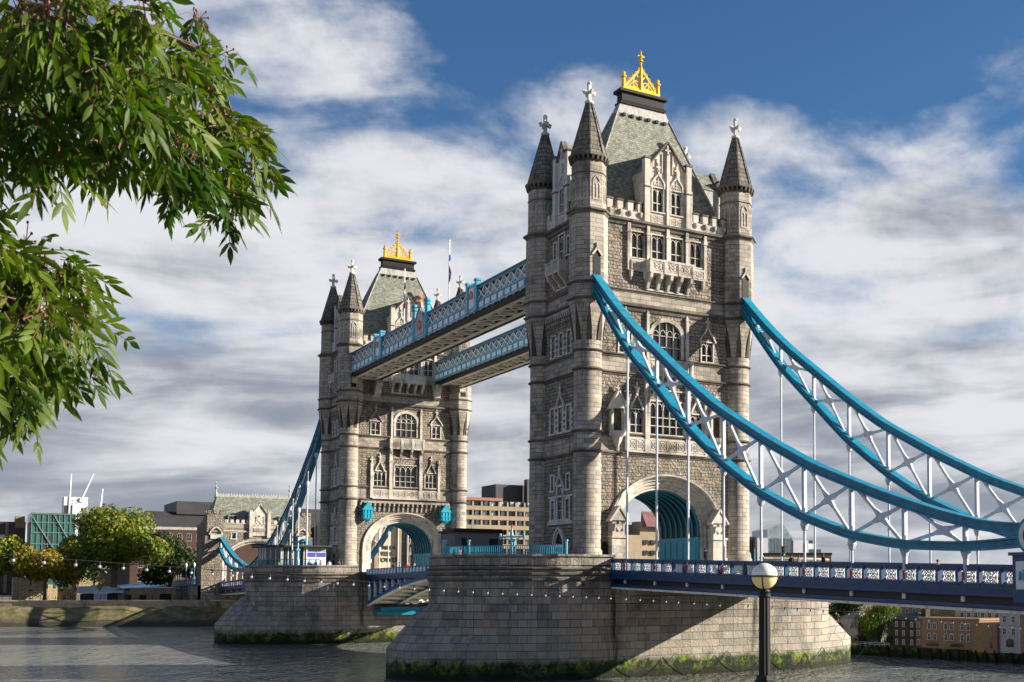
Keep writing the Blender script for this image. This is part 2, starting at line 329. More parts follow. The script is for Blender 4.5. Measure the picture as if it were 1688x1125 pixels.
# ================= BRIDGE PIERS =================
R0 = 10.65; VC = 12.6; TIP = 27.7
def stadium(r, n=14, vc=VC):
    pts = []
    for k in range(n+1):
        t = -pi/2+pi*k/n; pts.append((r*sin(t)*-1, vc+r*cos(t)))   # east end, from +u to -u
    q = [(-x, -y) for x, y in pts]
    return [(x, y) for x, y in pts][::1]+q
def pointed(r, n=14, tip=TIP, v0=9.0):
    pts = []
    for k in range(n+1):
        s_ = -1+2*k/n; u = -s_*r; a = abs(s_)
        pts.append((u, v0+(tip-v0)*(1-a**2.3)**(.76)))
    return pts+[(-x, -y) for x, y in pts]
def lerp2(A, B, t): return [(a[0]+(b[0]-a[0])*t, a[1]+(b[1]-a[1])*t) for a, b in zip(A, B)]
def make_pier():
    root = thing('bridge_pier', 'granite river pier under the nearer bridge tower, its cutwater foot green with algae', 'bridge pier', group='granite piers of the bridge')
    up = stadium(R0); lo = pointed(R0+.02, v0=11.0)
    b = MB(); rings = []
    def ring(pl, z): rings.append([(x, y, z) for x, y in pl])
    ring(lo, -13.4); ring(lo, -8.0)
    ridge = [(x*.02, y*.80) for x, y in lo]
    for t in (.08, .2, .36, .54, .74, 1.0): ring(lerp2(lo, ridge, t), -8.0+5.2*(.6*sin(t*pi/2)+.4*t))
    b.loft(rings); b.loft([[(x, y, z) for x, y in up] for z in (-13.4, -8, -3, .02)]); body = b.build('pier_body', PIER, root)
    b = MB()
    for z0, z1, o in ((-1.55, -1.25, .16), (-1.0, -.72, .22), (-.48, -.25, .26)):
        b.loft([[(x, y, z) for x, y in stadium(R0+q)] for z, q in ((z0, .0), (z0+.1, o), (z1, o), (z1+.06, 0))], cap=False)
    b.build('string_moulding', STR, root)
    b = MB(); gap = 8.9
    # parapet wall around both rounded ends
    for sg in (1, -1):
        def arc(r): return [(sg*x, sg*y) for x, y in stadium(r)[:15]]
        A = [(sg*R0, sg*gap)]+arc(R0)+[(-sg*R0, sg*gap)]; A[0] = (sg*(R0), sg*gap); 
        B = [(sg*(R0-.5), sg*gap)]+arc(R0-.5)+[(-sg*(R0-.5), sg*gap)]
        A2 = [(sg*(R0+.13), sg*gap)]+arc(R0+.13)+[(-sg*(R0+.13), sg*gap)]; B2 = [(sg*(R0-.62), sg*gap)]+arc(R0-.62)+[(-sg*(R0-.62), sg*gap)]
        def strip(A, B, z0, z1, A1=None, B1=None):
            n = len(A)
            for k in range(n-1):
                for (p, q, r_, s_) in (((*A[k], z0), (*A[k+1], z0), (*A[k+1], z1), (*A[k], z1)), ((*B[k], z0), (*B[k], z1), (*B[k+1], z1), (*B[k+1], z0)), ((*A[k], z1), (*A[k+1], z1), (*B[k+1], z1), (*B[k], z1)), ((*A[k], z0), (*B[k], z0), (*B[k+1], z0), (*A[k+1], z0))):
                    b.face([p, q, r_, s_])
            for k in (0, n-1): b.face([(*A[k], z0), (*B[k], z0), (*B[k], z1), (*A[k], z1)])
        strip(A, B, -.1, .85); strip(A2, B2, .85, 1.06)
    b.build('parapet', PIER, root, recalc=False)
    b = MB(); b.vprism([(x*.985, y*.985) for x, y in up], .02, .08); b.build('pier_pavement', PAVE, root)
    # bearing recess for the girders, weep holes and iron fenders
    b = MB()
    for u in (R0, -R0):
        for v in (-16.5, -12.5, -20): b.box(min(u*.99, u*1.004), max(u*.99, u*1.004), v, v+.3, -1.95, -1.6)
    b.build('weep_hole', BLACK, root)
    for su in (1, -1):
        pl = MB(); n = 0
        y = -8.5
        while y < 22:
            pts = []
            for k in range(9):
                t = k/8; pts.append((su*(R0+.62), y+t*6.2, -8.6-1.9*(1-(2*t-1)**2)))
            pl.tube(pts, .032, 5); y += 6.2
        pl.build('mooring_chain', BLACK, root, label='black chain hanging in swags across the flat face of the pier')
    # left rounded end swags follow the cutwater
    pl = MB()
    A = [(x, y) for x, y in stadium(R0+.75)][15:29]
    return root

# ================= GOTHIC HELPERS =================
def arch_pts(hw, zs, za, n=10, ex=2.0):
    """pointed-ish Tudor arch from left springer to right"""
    P = []
    for k in range(n+1):
        t = pi-pi*k/n; P.append((hw*cos(t), zs+(za-zs)*abs(sin(t))**(2/ex)))
    return P
def gothic(hw, zs, za, n=6):
    P = []; h = za-zs
    for k in range(n+1):
        t = k/n; P.append((-hw+hw*(1-sqrt(max(0, 1-t*t)))*1.0 if False else -hw*cos(t*pi/2)**.85, zs+h*t**.82))
    return P+[(-x, z) for x, z in P[-2::-1]]
def wall(b, s0, s1, z0, z1, holes, zl, depth=.35):
    """wall face at d=0 with recessed openings; zl = list of (z, material index) bands from z upward"""
    S = sorted({s0, s1, *[h[0] for h in holes], *[h[1] for h in holes]}); Z = sorted({z0, z1, *[h[2] for h in holes], *[h[3] for h in holes], *[z for z, m_ in zl if z0 < z < z1]})
    for a, c in zip(S, S[1:]):
        for e, f in zip(Z, Z[1:]):
            sm, zm = (a+c)/2, (e+f)/2
            if any(h[0] < sm < h[1] and h[2] < zm < h[3] for h in holes): continue
            mi = [m_ for z, m_ in zl if z <= zm][-1]
            b.face([(a, 0, e), (c, 0, e), (c, 0, f), (a, 0, f)], mi)
    for h in holes:
        a, c, e, f = h[:4]; zs = h[4] if len(h) > 4 and h[4] else None; dp = h[5] if len(h) > 5 else depth
        top = zs if zs else f
        b.face([(a, 0, e), (a, -dp, e), (a, -dp, top), (a, 0, top)], 0); b.face([(c, 0, e), (c, -dp, e), (c, -dp, top), (c, 0, top)], 0)
        b.face([(a, 0, e), (c, 0, e), (c, -dp, e), (a, -dp, e)], 0)
        if zs:
            mid = (a+c)/2; C_ = [(mid+x, z) for x, z in (h[6] if len(h) > 6 else arch_pts((c-a)/2, zs, f, 12))]
            mi = [m_ for z, m_ in zl if z <= (zs+f)/2][-1]
            for (x0, y0), (x1, y1) in zip(C_, C_[1:]):
                b.face([(x0, 0, y0), (x1, 0, y1), (x1, 0, f), (x0, 0, f)], mi); b.face([(x0, 0, y0), (x1, 0, y1), (x1, -dp, y1), (x0, -dp, y0)], 0)
        else: b.face([(a, 0, f), (c, 0, f), (c, -dp, f), (a, -dp, f)], 0)
HOLES = []
def window(par, fr, sc_, w, z0, z1, bays=2, rows=2, zs=None, surround=.16, m=None, hood=False, depth=.35, quoin=False, dz=0):
    """mullioned traceried window: trim + mullions (window) with its pane as sub-part"""
    m = m or TRIM; a, c = sc_-w/2, sc_+w/2; b = MB(fr); t = surround; o0, o1 = -.06, .10
    zt = zs or z1
    b.box(a-t, a, o0, o1, z0-.0, zt); b.box(c, c+t, o0, o1, z0-.0, zt); b.box(a-t-.08, c+t+.08, o0, o1+.08, z0-t, z0)
    if zs:
        A = [(sc_+x, z) for x, z in arch_pts(w/2, zs, z1, 12)]; B = [(sc_+x, z) for x, z in arch_pts(w/2+t*1.4, zs, z1+t*1.4, 12)]
        for k in range(12): b.loft([[(*q,) for q in ((A[j][0], o0, A[j][1]), (A[j][0], o1, A[j][1]), (B[j][0], o1+.06, B[j][1]), (B[j][0], o0, B[j][1]))] for j in (k, k+1)])
    else: b.box(a-t, c+t, o0, o1, z1, z1+t)
    if hood:
        b.box(a-t-.12, c+t+.12, 0, .26, z1+t, z1+t+.14)
        for x in (a-t-.12, c+t-.02): b.box(x, x+.14, 0, .24, z1-.35, z1+t)
    if quoin:
        z = z0
        while z < z1-.3:
            b.box(a-t-.24, a-t, 0, .07, z, z+.3); b.box(c+t, c+t+.24, 0, .07, z, z+.3); z += .62
    def ztop(x):
        if not zs: return z1
        q = max(0, 1-((x-sc_)/(w/2))**2); return zs+(z1-zs)*sqrt(q)
    bw = w/bays; mw = .07 if bays > 3 else .085
    for k in range(1, bays):
        x = a+k*bw; b.box(x-mw/2, x+mw/2, -.26, -.06, z0, ztop(x))
    head = z1-(.95*bw if not zs else 0)
    zz = (zs if zs else z1-bw*.95)
    for k in range(1, rows):
        z = z0+(zz-z0)*k/(rows-.0) if rows > 1 else z0; b.box(a, c, -.25, -.08, z-.045, z+.045)
    if rows: b.box(a, c, -.24, -.10, zz-.04, zz+.04) if zs else None
    for k in range(bays):   # cusped heads
        x0 = a+k*bw; x1 = x0+bw; xm = (x0+x1)/2; zb = zz-.08; zh = min(zz+bw*.75, ztop(xm)-.03, ztop(x0+.15*bw)-.02 if zs else 99, ztop(x1-.15*bw)-.02 if zs else 99); zh = max(zh, zb+.2)
        L = [(x0+mw/2, zb), (x0+bw*.12, zb+(zh-zb)*.55), (x0+bw*.28, zb+(zh-zb)*.85), (xm, zh)]
        for p, q in zip(L, L[1:]):
            b.beam((p[0], -.15, p[1]), (q[0], -.15, q[1]), .12, .07); b.beam((2*xm-p[0], -.15, p[1]), (2*xm-q[0], -.15, q[1]), .12, .07)
        if not zs:
            b.beam((xm, -.15, zh), (xm, -.15, z1), .1, .05)
    o = b.build('window', m, par)
    g = MB(fr); 
    if zs: g.prism([(a, z0), (c, z0)]+[(sc_+x, z) for x, z in arch_pts(w/2, zs, z1, 12)][::-1], -depth-.02, -depth+.06)
    else: g.box(a, c, -depth-.02, -depth+.06, z0, z1)
    g.build('pane', GLASS, o)
    return (a, c, z0, z1, zs, depth)
def finial(b, s_, d, z0, h, r=.16):
    b.lathe(s_, d, [(z0, r), (z0+h*.25, r*.6), (z0+h*.35, r*1.3), (z0+h*.45, r*.7), (z0+h*.85, r*.25)], 6)
    b.box(s_-r*1.7, s_+r*1.7, d-r*.5, d+r*.5, z0+h*.55, z0+h*.68); b.box(s_-r*.45, s_+r*.45, d-r*.45, d+r*.45, z0+h*.5, z0+h)
def ogee(b, sc_, hw, z0, h, d=.14):
    """ogee canopy moulding over a small window with a cross finial"""
    P = [(-hw, 0), (-hw*.75, .22*h), (-hw*.45, .36*h), (-hw*.2, .5*h), (0, .72*h)]
    for p, q in zip(P, P[1:]):
        for sg in (1, -1): b.beam((sc_+sg*p[0], d, z0+p[1]), (sc_+sg*q[0], d, z0+q[1]), .2, .15)
    for sg in (1, -1): b.ball(sc_+sg*hw, d, z0, .17, 6)
    finial(b, sc_, d, z0+h*.55, h*.6, .17)
def tracery(b, a, c, z0, z1, d=.05, n=None, t=.07):
    """pierced quatrefoil style panel work raised on a backing"""
    n = n or max(1, round((c-a)/(z1-z0))); wd = (c-a)/n
    b.box(a, c, d-.03, d+t, z0, z0+.08); b.box(a, c, d-.03, d+t, z1-.08, z1)
    for k in range(n+1): x = a+k*wd; b.box(x-.05, x+.05, d-.03, d+t+.02, z0, z1)
    for k in range(n):
        x0, x1 = a+k*wd+.05, a+(k+1)*wd-.05; xm, zm = (x0+x1)/2, (z0+z1)/2; r = min((x1-x0), (z1-z0))*.34
        for (p, q) in (((x0, z0), (x1, z1)), ((x0, z1), (x1, z0))): b.beam((p[0], d+t/2, p[1]), (q[0], d+t/2, q[1]), .055, t)
        pts = [(xm+r*cos(2*pi*j/10), d+t/2, zm+r*sin(2*pi*j/10)) for j in range(11)]
        for p, q in zip(pts, pts[1:]): b.beam(p, q, .06, t)
def mould(b, s0, s1, z, h=.42, pr=.26):
    b.prism_ = None
    prof = [(0, z-h*.5), (pr*.35, z-h*.5), (pr*.5, z-h*.12), (pr, z), (pr, z+h*.3), (0, z+h*.5)]
    b.loft([[(s_, d, zz) for d, zz in prof] for s_ in (s0, s1)])

OCT = pi/8
def turret_mesh(cu, cv):
    b = MB(Fr((cu, cv))); b.sm = False; n = 16
    def ringm(z, r, pr=.22, h=.40, n=16, ph=0):
        b.mi = 1; b.lathe(0, 0, [(z-h/2, r-.02), (z-h*.12, r+pr*.45), (z, r+pr), (z+h*.25, r+pr), (z+h/2, r-.02)], n, ph, cap=False)
    rs = 1.42
    b.mi = 0; b.sm = True
    b.lathe(0, 0, [(0.05, rs+.30), (.9, rs+.30), (1.1, rs+.16), (1.5, rs+.16), (1.75, rs), (22.4, rs)], 32, cap=False)
    b.sm = False
    ro = 2.02
    def ocr(th, R): ph = ((th+pi/8) % (pi/4))-pi/8; return R*cos(pi/8)/cos(ph)
    rg = []
    for z, R, t in ((22.4, rs, 0), (23.2, 1.50, .15), (24.6, 1.64, .5), (26.2, 1.92, 1)):
        rg.append([((R*(1-t)+ocr(2*pi*k/32, R)*t)*cos(2*pi*k/32), (R*(1-t)+ocr(2*pi*k/32, R)*t)*sin(2*pi*k/32), z) for k in range(32)])
    b.loft(rg, cap=False)
    b.lathe(0, 0, [(26.1, 1.9), (26.9, ro-.05)], 8, OCT, cap=False)
    # spear shaped chamfers, slightly proud; their dark colour stands in for recess shade
    b.mi = 3
    for k in range(8):
        a = OCT+2*pi*k/8; ca, sa = cos(a), sin(a)
        def q(w_, z, r): return (r*ca-w_*sa, r*sa+w_*ca, z)
        R1, R2 = 1.47, 1.93
        b.loft([[q(-.30, 23.0, R1*.96), q(.30, 23.0, R1*.96), q(.30, 23.0, R1*1.03), q(-.30, 23.0, R1*1.03)], [q(-.22, 24.6, 1.62), q(.22, 24.6, 1.62), q(.22, 24.6, 1.70), q(-.22, 24.6, 1.70)], [q(-.01, 26.7, R2), q(.01, 26.7, R2), q(.01, 26.7, R2+.06), q(-.01, 26.7, R2+.06)]])
    b.mi = 0
    b.lathe(0, 0, [(26.8, ro), (28.9, ro), (36.0, ro-.03)], 8, OCT, cap=False)
    for z in (11.67, 13.69, 20.04, 21.96): ringm(z, rs, n=24)
    for z in (27.2, 28.85): ringm(z, ro, n=8, ph=OCT)
    ringm(36.25, ro, .34, .62, 8, OCT)
    b.mi = 0; ru = 1.80
    b.lathe(0, 0, [(36.4, ru+.06), (36.9, ru+.06), (37.0, ru), (41.5, ru)], 8, OCT, cap=False)
    ringm(40.25, ru, .1, .22, 8, OCT); ringm(41.55, ru, .12, .3, 8, OCT)
    b.mi = 2   # blind tracery panels
    for k in range(8):
        a = 2*pi*k/8; f = Fr((cu, cv)); R_ = ru*cos(pi/8); o = b.fr; b.fr = Fr((cu+R_*cos(a), cv+R_*sin(a)), (-sin(a), cos(a)), (cos(a), sin(a)))
        for x in (-.42, .34): b.box(x, x+.08, 0, .07, 37.5, 39.5)
        b.box(-.42, .42, 0, .08, 37.42, 37.5); b.box(-.03, .03, 0, .06, 37.5, 39.2)
        b.beam((-.4, .04, 39.4), (0, .04, 39.95), .1, .08); b.beam((.4, .04, 39.4), (0, .04, 39.95), .1, .08)
        for x in (-.2, .2): b.beam((x-.18, .04, 38.9), (x, .04, 39.25), .06, .06); b.beam((x+.18, .04, 38.9), (x, .04, 39.25), .06, .06)
        b.fr = o
    b.mi = 1
    for k in range(24):   # corbel table below the spire
        a = 2*pi*k/24; R_ = ru+.10; b.beam((R_*cos(a), R_*sin(a), 41.55), ((R_+.12)*cos(a), (R_+.12)*sin(a), 42.0), .2, .22, (-sin(a), cos(a), 0))
    b.lathe(0, 0, [(41.9, ru), (41.95, ru+.36), (42.25, ru+.36), (42.4, ru+.1)], 8, OCT)
    return b
def spire_mesh(cu, cv):
    b = MB(Fr((cu, cv)))
    b.lathe(0, 0, [(42.3, 1.88), (43.4, 1.58), (45.3, 1.08), (47.6, .44), (47.95, .36)], 8, OCT)
    for k in range(8):
        a = OCT+2*pi*k/8; b.beam((1.9*cos(a), 1.9*sin(a), 42.3), (.38*cos(a), .38*sin(a), 47.9), .12, .12)
    return b
def cross_mesh(cu, cv):
    b = MB(Fr((cu, cv)))
    b.lathe(0, 0, [(47.85, .30), (48.0, .48), (48.2, .48), (48.35, .24)], 8, OCT)
    b.box(-.17, .17, -.17, .17, 48.3, 50.1); b.lathe(0, 0, [(50.0, .24), (50.15, .26), (50.35, .10)], 8)
    for sx, sy in ((1, 0), (-1, 0), (0, 1), (0, -1)):
        b.beam((0, 0, 49.15), (.62*sx, .62*sy, 49.15), .28, .26); b.beam((.46*sx, .46*sy, 48.92), (.62*sx, .62*sy, 49.36), .34, .2, (sy, sx, 0))
    return b
# front frames of the tower
A_, B_ = 5.7, 9.6
FS = Fr((A_, 0), (0, 1), (1, 0)); FN = Fr((-A_, 0), (0, -1), (-1, 0)); FWs = Fr((0, -B_), (1, 0), (0, -1)); FE = Fr((0, B_), (-1, 0), (0, 1))
BANDS = [(0, 1), (11.67, 0), (13.69, 1), (20.04, 0), (21.96, 1), (27.2, 0), (28.85, 1), (36.2, 0)]
STRINGS = (11.67, 13.69, 20.04, 21.96)
def coat_of_arms(b, s_, z, d, r=.5):
    b.lathe; b.prism([(s_-r*.7, z+r*.6), (s_-r*.7, z-r*.1), (s_, z-r*.9), (s_+r*.7, z-r*.1), (s_+r*.7, z+r*.6)], d, d+.1)
    for sg in (1, -1):
        b.beam((s_+sg*r*1.0, d+.06, z-r*.7), (s_+sg*r*.85, d+.06, z+r*.5), .13, .12); b.ball(s_+sg*r*.85, d+.06, z+r*.65, r*.2, 6)
    b.ball(s_, d+.06, z+r*.95, r*.28, 6)
def oriel(par, fr, hw, dpt, z0, z1, zc, nb, side=0, m=None):
    """corbelled balcony: parapet with pierced panels on a row of brackets"""
    b = MB(fr); m = m or TRIM
    b.box(-hw, hw, 0, dpt, z0-.12, z0+.12); b.box(-hw-.08, hw+.08, dpt-.22, dpt+.08, z1-.14, z1+.06); 
    for sg in (-1, 1): b.box(sg*hw-.1, sg*hw+.1, 0, dpt, z0, z1+.02)
    b.box(-hw, hw, dpt-.16, dpt-.06, z0, z1)
    n = max(2, round(2*hw/1.6)); 
    for k in range(n+1): x = -hw+2*hw*k/n; b.box(x-.14, x+.14, dpt-.2, dpt+.06, z0-.1, z1+.1)
    f2 = Fr(fr(0, dpt-.06, 0)[:2], fr.s, fr.d); b2 = MB(f2)
    for k in range(n): tracery(b2, -hw+2*hw*k/n+.2, -hw+2*hw*(k+1)/n-.2, z0+.18, z1-.2, .0, None, .06)
    k0 = len(b.v); b.v += b2.v; b.f += [([i+k0 for i in f[0]], f[1], f[2]) for f in b2.f]
    for k in range(nb):
        x = -hw+.16+(2*hw-.32)*k/(nb-1)
        b.prism([(0, 0)], 0, 0) if False else None
        prof = [(0.0, zc), (.22*dpt, zc), (.45*dpt, zc+(z0-zc)*.35), (.9*dpt, zc+(z0-zc)*.62), (dpt, z0-.1), (0, z0-.1)]
        b.loft([[(xx, d, z) for d, z in prof] for xx in (x-.16, x+.16)])
    b.box(-hw, hw, 0, .12, zc-.14, zc+.02)
    b.build('balcony', m, par)
def corbel_table(par, fr, s0, s1, z0, z1, step=.62, pr=.5):
    b = MB(fr); n = round((s1-s0)/step)
    b.box(s0, s1, 0, pr, z1-.35, z1)
    for k in range(n+1):
        x = s0+(s1-s0)*k/n; prof = [(0, z0), (pr*.4, z0+.05), (pr*.6, z0+(z1-z0)*.4), (pr, z1-.75), (pr, z1-.35), (0, z1-.35)]
        b.loft([[(xx, d, z) for d, z in prof] for xx in (x-.13, x+.13)])
    b.build('corbel_table', ASH, par)
def dormer(par, fr, hw, ze, za, back, nwin, m):
    """gabled stone dormer flush with the parapet"""
    holes = []
    ww = 1.32 if nwin == 2 else 1.2
    for k in range(nwin):
        x = (k-(nwin-1)/2)*2.35*(hw/2.6)*.98
        holes.append(window(par, fr, x, ww, 37.75, 40.35, 2, 2, m=m, surround=.12))
    b = MB(fr); wall(b, -hw, hw, 36.3, ze, holes, [(0, 0)])
    b.face([(-hw, 0, ze), (hw, 0, ze), (0, 0, za)], 0)
    for sg in (-1, 1): b.face([(sg*hw, 0, 36.3), (sg*hw, -back, 36.3), (sg*hw, -back, ze), (sg*hw, 0, ze)], 0)
    # coping, buttresses, crocketed hood moulds and blind tracery
    for sg in (-1, 1):
        b.box(sg*hw-.32, sg*hw+.32, -.3, .34, 36.3, ze+1.0); 
        b.box(sg*(hw+.32)-.25, sg*(hw+.32)+.25, -.5, .1, 36.3, ze-1.6); 
        b.box(sg*hw-.36, sg*hw+.36, -.3, .42, 40.2, 40.4)
    b.box(-.16, .16, 0, .25, 36.3, za-1.4) if nwin == 2 else None
    for k in range(nwin):
        x = (k-(nwin-1)/2)*2.35*(hw/2.6)*.98; P = [(-.82, 40.35), (-.74, 40.9), (-.45, 41.35), (-.18, 41.6), (0, 42.0)]
        for p, q in zip(P, P[1:]):
            for sg in (1, -1): b.beam((x+sg*p[0], .1, p[1]), (x+sg*q[0], .1, q[1]), .2, .14)
        finial(b, x, .12, 41.8, 1.3, .16)
        for r_ in (.28, .5): 
            pts = [(x+r_*cos(pi*j/8), .05, 40.5+r_*sin(pi*j/8)*1.2) for j in range(9)]
            for p, q in zip(pts, pts[1:]): b.beam(p, q, .06, .08)
        b.box(x-.04, x+.04, 0, .1, 40.5, 41.4)
        tracery(b, x-.75, x+.75, 36.5, 37.4, 0, 2)
    if nwin == 2:
        for x in (-1.3, -.65, .65, 1.3):
            b.box(x-.05, x+.05, 0, .12, 42.1, 42.2+(hw-abs(x))*(za-ze)/hw*.8+.1)
    finial(b, 0, .1, za-1.7, 1.5, .2)
    g = b.build('dormer', m, par); b = MB(fr)
    for sg in (-1, 1):
        b.beam((sg*(hw+.05), -.05, ze+.02), (0, -.05, za+.14), .62, .16, (0, 0, 1)); b.box(sg*hw-.42, sg*hw+.42, -.4, .44, ze+1.0, ze+1.2); b.box(sg*hw-.38, sg*hw+.38, -.32, .44, 40.2, 40.32)
    b.build('coping', STR, g)
    r = MB(fr); r.prism([(-hw-.1, ze-.05), (hw+.1, ze-.05), (0, za-.12)], -back, -.25); r.build('dormer_roof', SLATE, g)
    return g

def make_tower():
    root = thing('bridge_tower', 'nearer and larger of the two gothic stone bridge towers, turquoise chains at its turrets', 'tower', group='gothic towers of the bridge')
    tur = None
    for su, sv in ((1, -1), (1, 1), (-1, -1), (-1, 1)):
        cu, cv = 5.29*su, 9.2*sv
        t = turret_mesh(cu, cv).build('turret', [ASH, STR, TRIM, RECSHADE], root)
        spire_mesh(cu, cv).build('spire', SPIRE, t); cross_mesh(cu, cv).build('finial_cross', WTRIM, t)
        b = MB(Fr((cu, cv), (0, 1), (su, 0))); b.prism([(-.42, 29.4), (.42, 29.4), (.42, 31.6), (0, 32.1), (-.42, 31.6)], 1.8, 1.9); b.build('chain_slot', BLACK, t)
        b = MB(Fr((cu, cv), (0, 1), (su, 0)))
        for sg in (-1, 1): b.beam((sg*.55, 1.95, 31.6), (0, 1.95, 32.35), .14, .2)
        b.box(-.08, .08, 1.88, 2.02, 32.2, 32.9); b.build('slot_hood', TRIM, t)
    GA = (-6.9, 6.9, 0.0, 9.75, 3.7, .0, [(6.9*cos(pi-pi*k/20), 3.7+6.05*abs(sin(pi*k/20))**.92) for k in range(21)])
    for fr, outer in ((FS, True), (FN, False)):
        H = []
        # attic row of four windows
        for x in (-3.62, -1.18, 1.18, 3.62): H.append(window(root, fr, x, 1.45, 32.45, 35.2, 2, 2, surround=.14))
        H.append(window(root, fr, 0, 3.5, 22.1, 26.0, 4, 2, zs=24.5, surround=.3))
        for sg in (-1, 1): H.append(window(root, fr, sg*5.1, 1.42, 22.25, 24.35, 2, 2, surround=.15))
        if outer:
            H.append(window(root, fr, 0, 4.1, 13.95, 17.4, 5, 3, surround=.2)); 
            for sg in (-1, 1): H.append(window(root, fr, sg*3.72, 1.55, 13.95, 16.35, 2, 2, surround=.15))
        else:
            H.append(window(root, fr, 0, 3.6, 13.95, 17.4, 4, 3, surround=.2)); 
            for sg in (-1, 1): H.append(window(root, fr, sg*4.3, 1.9, 13.95, 16.3, 3, 2, surround=.15))
        b = MB(fr); wall(b, -9.25, 9.25, 0, 36.3, H+[GA], BANDS)
        b.build('facade_wall', [ASH, RUB], root)
        b = MB(fr)
        for z in STRINGS: mould(b, -8.4, 8.4, z)
        mould(b, -8, 8, 27.2, .75, .42); mould(b, -8, 8, 28.85, .34, .22); mould(b, -8, 8, 36.15, .8, .45); mould(b, -8, 8, 26.75, .2, .15)
        b.build('string_course', STR, root)
        # buttress strips and finials round the windows
        b = MB(fr)
        for x in (-4.75, -2.42, 0, 2.42, 4.75): b.box(x-.17, x+.17, 0, .28, 31.0, 36.0); b.box(x-.26, x+.26, 0, .34, 35.0, 35.2)
        b.build('attic_buttress', TRIM, root); b = MB(fr); hd = MB(fr)
        for sg in (-1, 1):
            b.box(sg*2.45-.16, sg*2.45+.16, 0, .3, 21.9, 26.7); finial(b, sg*2.45, .16, 26.0, .9, .16); b.box(sg*2.45-.24, sg*2.45+.24, 0, .36, 23.8, 24.0)
            ogee(hd, sg*5.1, 1.0, 24.45, 2.3)
            b.box(sg*2.5-.26, sg*2.5+.26, 0, .32, 12.0, 20.0) ; b.box(sg*2.5-.34, sg*2.5+.34, 0, .4, 17.9, 18.2)
            ogee(hd, sg*(3.72 if outer else 4.3), .7, 16.45, 2.4)
            b.box(sg*(4.9 if outer else 5.65)-.2, sg*(4.9 if outer else 5.65)+.2, 0, .3, 12.0, 17.6); finial(b, sg*(4.9 if outer else 5.65), .16, 17.5, 1.1, .2)
        b.build('buttress_strip', TRIM, root); hd.build('window_hood', TRIM, root)
        oriel(root, fr, 2.65, 1.15, 30.95, 32.25, 29.3, 5)
        b = MB(fr)   # lower side panels of the attic row
        for sg in (-1, 1):
            a, c = sorted((sg*2.7, sg*4.6)); b.box(a, c, 0, .32, 31.0, 32.2); b.fr = Fr(fr(0, .32, 0)[:2], fr.s, fr.d); tracery(b, a+.1, c-.1, 31.15, 32.05, 0); b.fr = fr
            for x in (a+.1, c-.1): b.lathe(x, .2, [(30.0, .05), (30.4, .22), (31.0, .28)], 6)
        b.build('attic_panel', TRIM, root)
        oriel(root, fr, 2.75, .75, 20.15, 21.75, 18.7, 4)
        b = MB(fr); hw = 4.8 if outer else 5.5   # carved band
        b.box(-hw, hw, 0, .22, 12.0, 13.45); b.fr = Fr(fr(0, .22, 0)[:2], fr.s, fr.d)
        for a, c in ((-hw+.1, -2.8), (-2.2, -.1), (.1, 2.2), (2.8, hw-.1)): tracery(b, a, c, 12.15, 13.3, 0)
        b.fr = fr; mould(b, -hw, hw, 11.85, .4, .45); b.build('carved_band', TRIM, root)
        b = MB(fr)  # merloned parapet
        for sg in (-1, 1):
            a, c = sorted((sg*3.0, sg*7.6)); b.box(a, c, -.4, .06, 36.3, 37.45)
            for k in range(4):
                x = a+.3+k*1.22; b.mi = 0; b.box(x, x+.66, -.42, .1, 37.3, 38.25); b.mi = 1; b.box(x-.06, x+.72, -.48, .18, 38.25, 38.42); b.box(x+.66, x+1.22, -.46, .16, 37.42, 37.52)
                b.mi = 0; b.lathe(x+.33, .16, [(36.75, .06), (37.0, .2), (37.3, .2)], 6)
        b.build('battlement', [TRIM, STR], root)
        dormer(root, fr, 2.6, 42.3, 45.4, 4.3, 2, TRIM)
        # great arch: stepped orders
        b = MB(fr); prof = [(0, -1.7), (0, -1.15), (.14, -1.15), (.2, -.95), (.36, -.9), (.4, -.62), (.58, -.6), (.64, -.3), (.8, -.25), (.84, .08), (.92, .22), (1.02, .26), (1.06, .0)]
        def cur(t, th): return ((5.2+1.68*t)*cos(th), 3.7+(4.5+1.5*t)*abs(sin(th))**.92)
        rings = []
        for k in range(25):
            th = pi-pi*k/24; rings.append([(*(lambda q: (q[0], d, q[1]))(cur(t, th)),) for t, d in prof])
        rings = [[((-(5.2+1.68*t)), d, 0.0) for t, d in prof]]+rings+[[((5.2+1.68*t), d, 0.0) for t, d in prof]]
        b.loft(rings, cap=False, closed=False); b.build('arch_moulding', TRIM, root)
        if outer:
            for sg in (-1, 1):
                b = MB(fr); x = sg*6.15; b.box(x-.95, x+.95, 0, 1.0, 0, 1.0); b.box(x-.85, x+.85, 0, .9, 1.0, 2.9); b.box(x-.95, x+.95, 0, 1.05, 2.9, 3.15); b.box(x-.72, x+.72, 0, .75, 3.15, 4.9)
                b.prism([(x-1.0, 4.7), (x+1.0, 4.7), (x, 6.0)], 0, .95); b.beam((x-1.1, .5, 4.6), (x, .5, 6.15), 1.1, .2); b.beam((x+1.1, .5, 4.6), (x, .5, 6.15), 1.1, .2); coat_of_arms(b, x, 4.0, .76, .5)
                b.build('gate_pier', TRIM, root)
                # canopied niche
                b = MB(fr); x = sg*6.1
                b.box(x-.85, x-.6, 0, .6, 13.9, 16.4); b.box(x+.6, x+.85, 0, .6, 13.9, 16.4); b.prism([(x-.95, 16.3), (x+.95, 16.3), (x, 18.0)], 0, .62); b.beam((x-1.05, .35, 16.1), (x, .35, 18.15), .7, .16); b.beam((x+1.05, .35, 16.1), (x, .35, 18.15), .7, .16)
                b.lathe(x, .2, [(12.2, .15), (12.8, .45), (13.2, .6), (13.5, .95), (13.9, .95)], 8); finial(b, x, .35, 17.9, .8, .14)
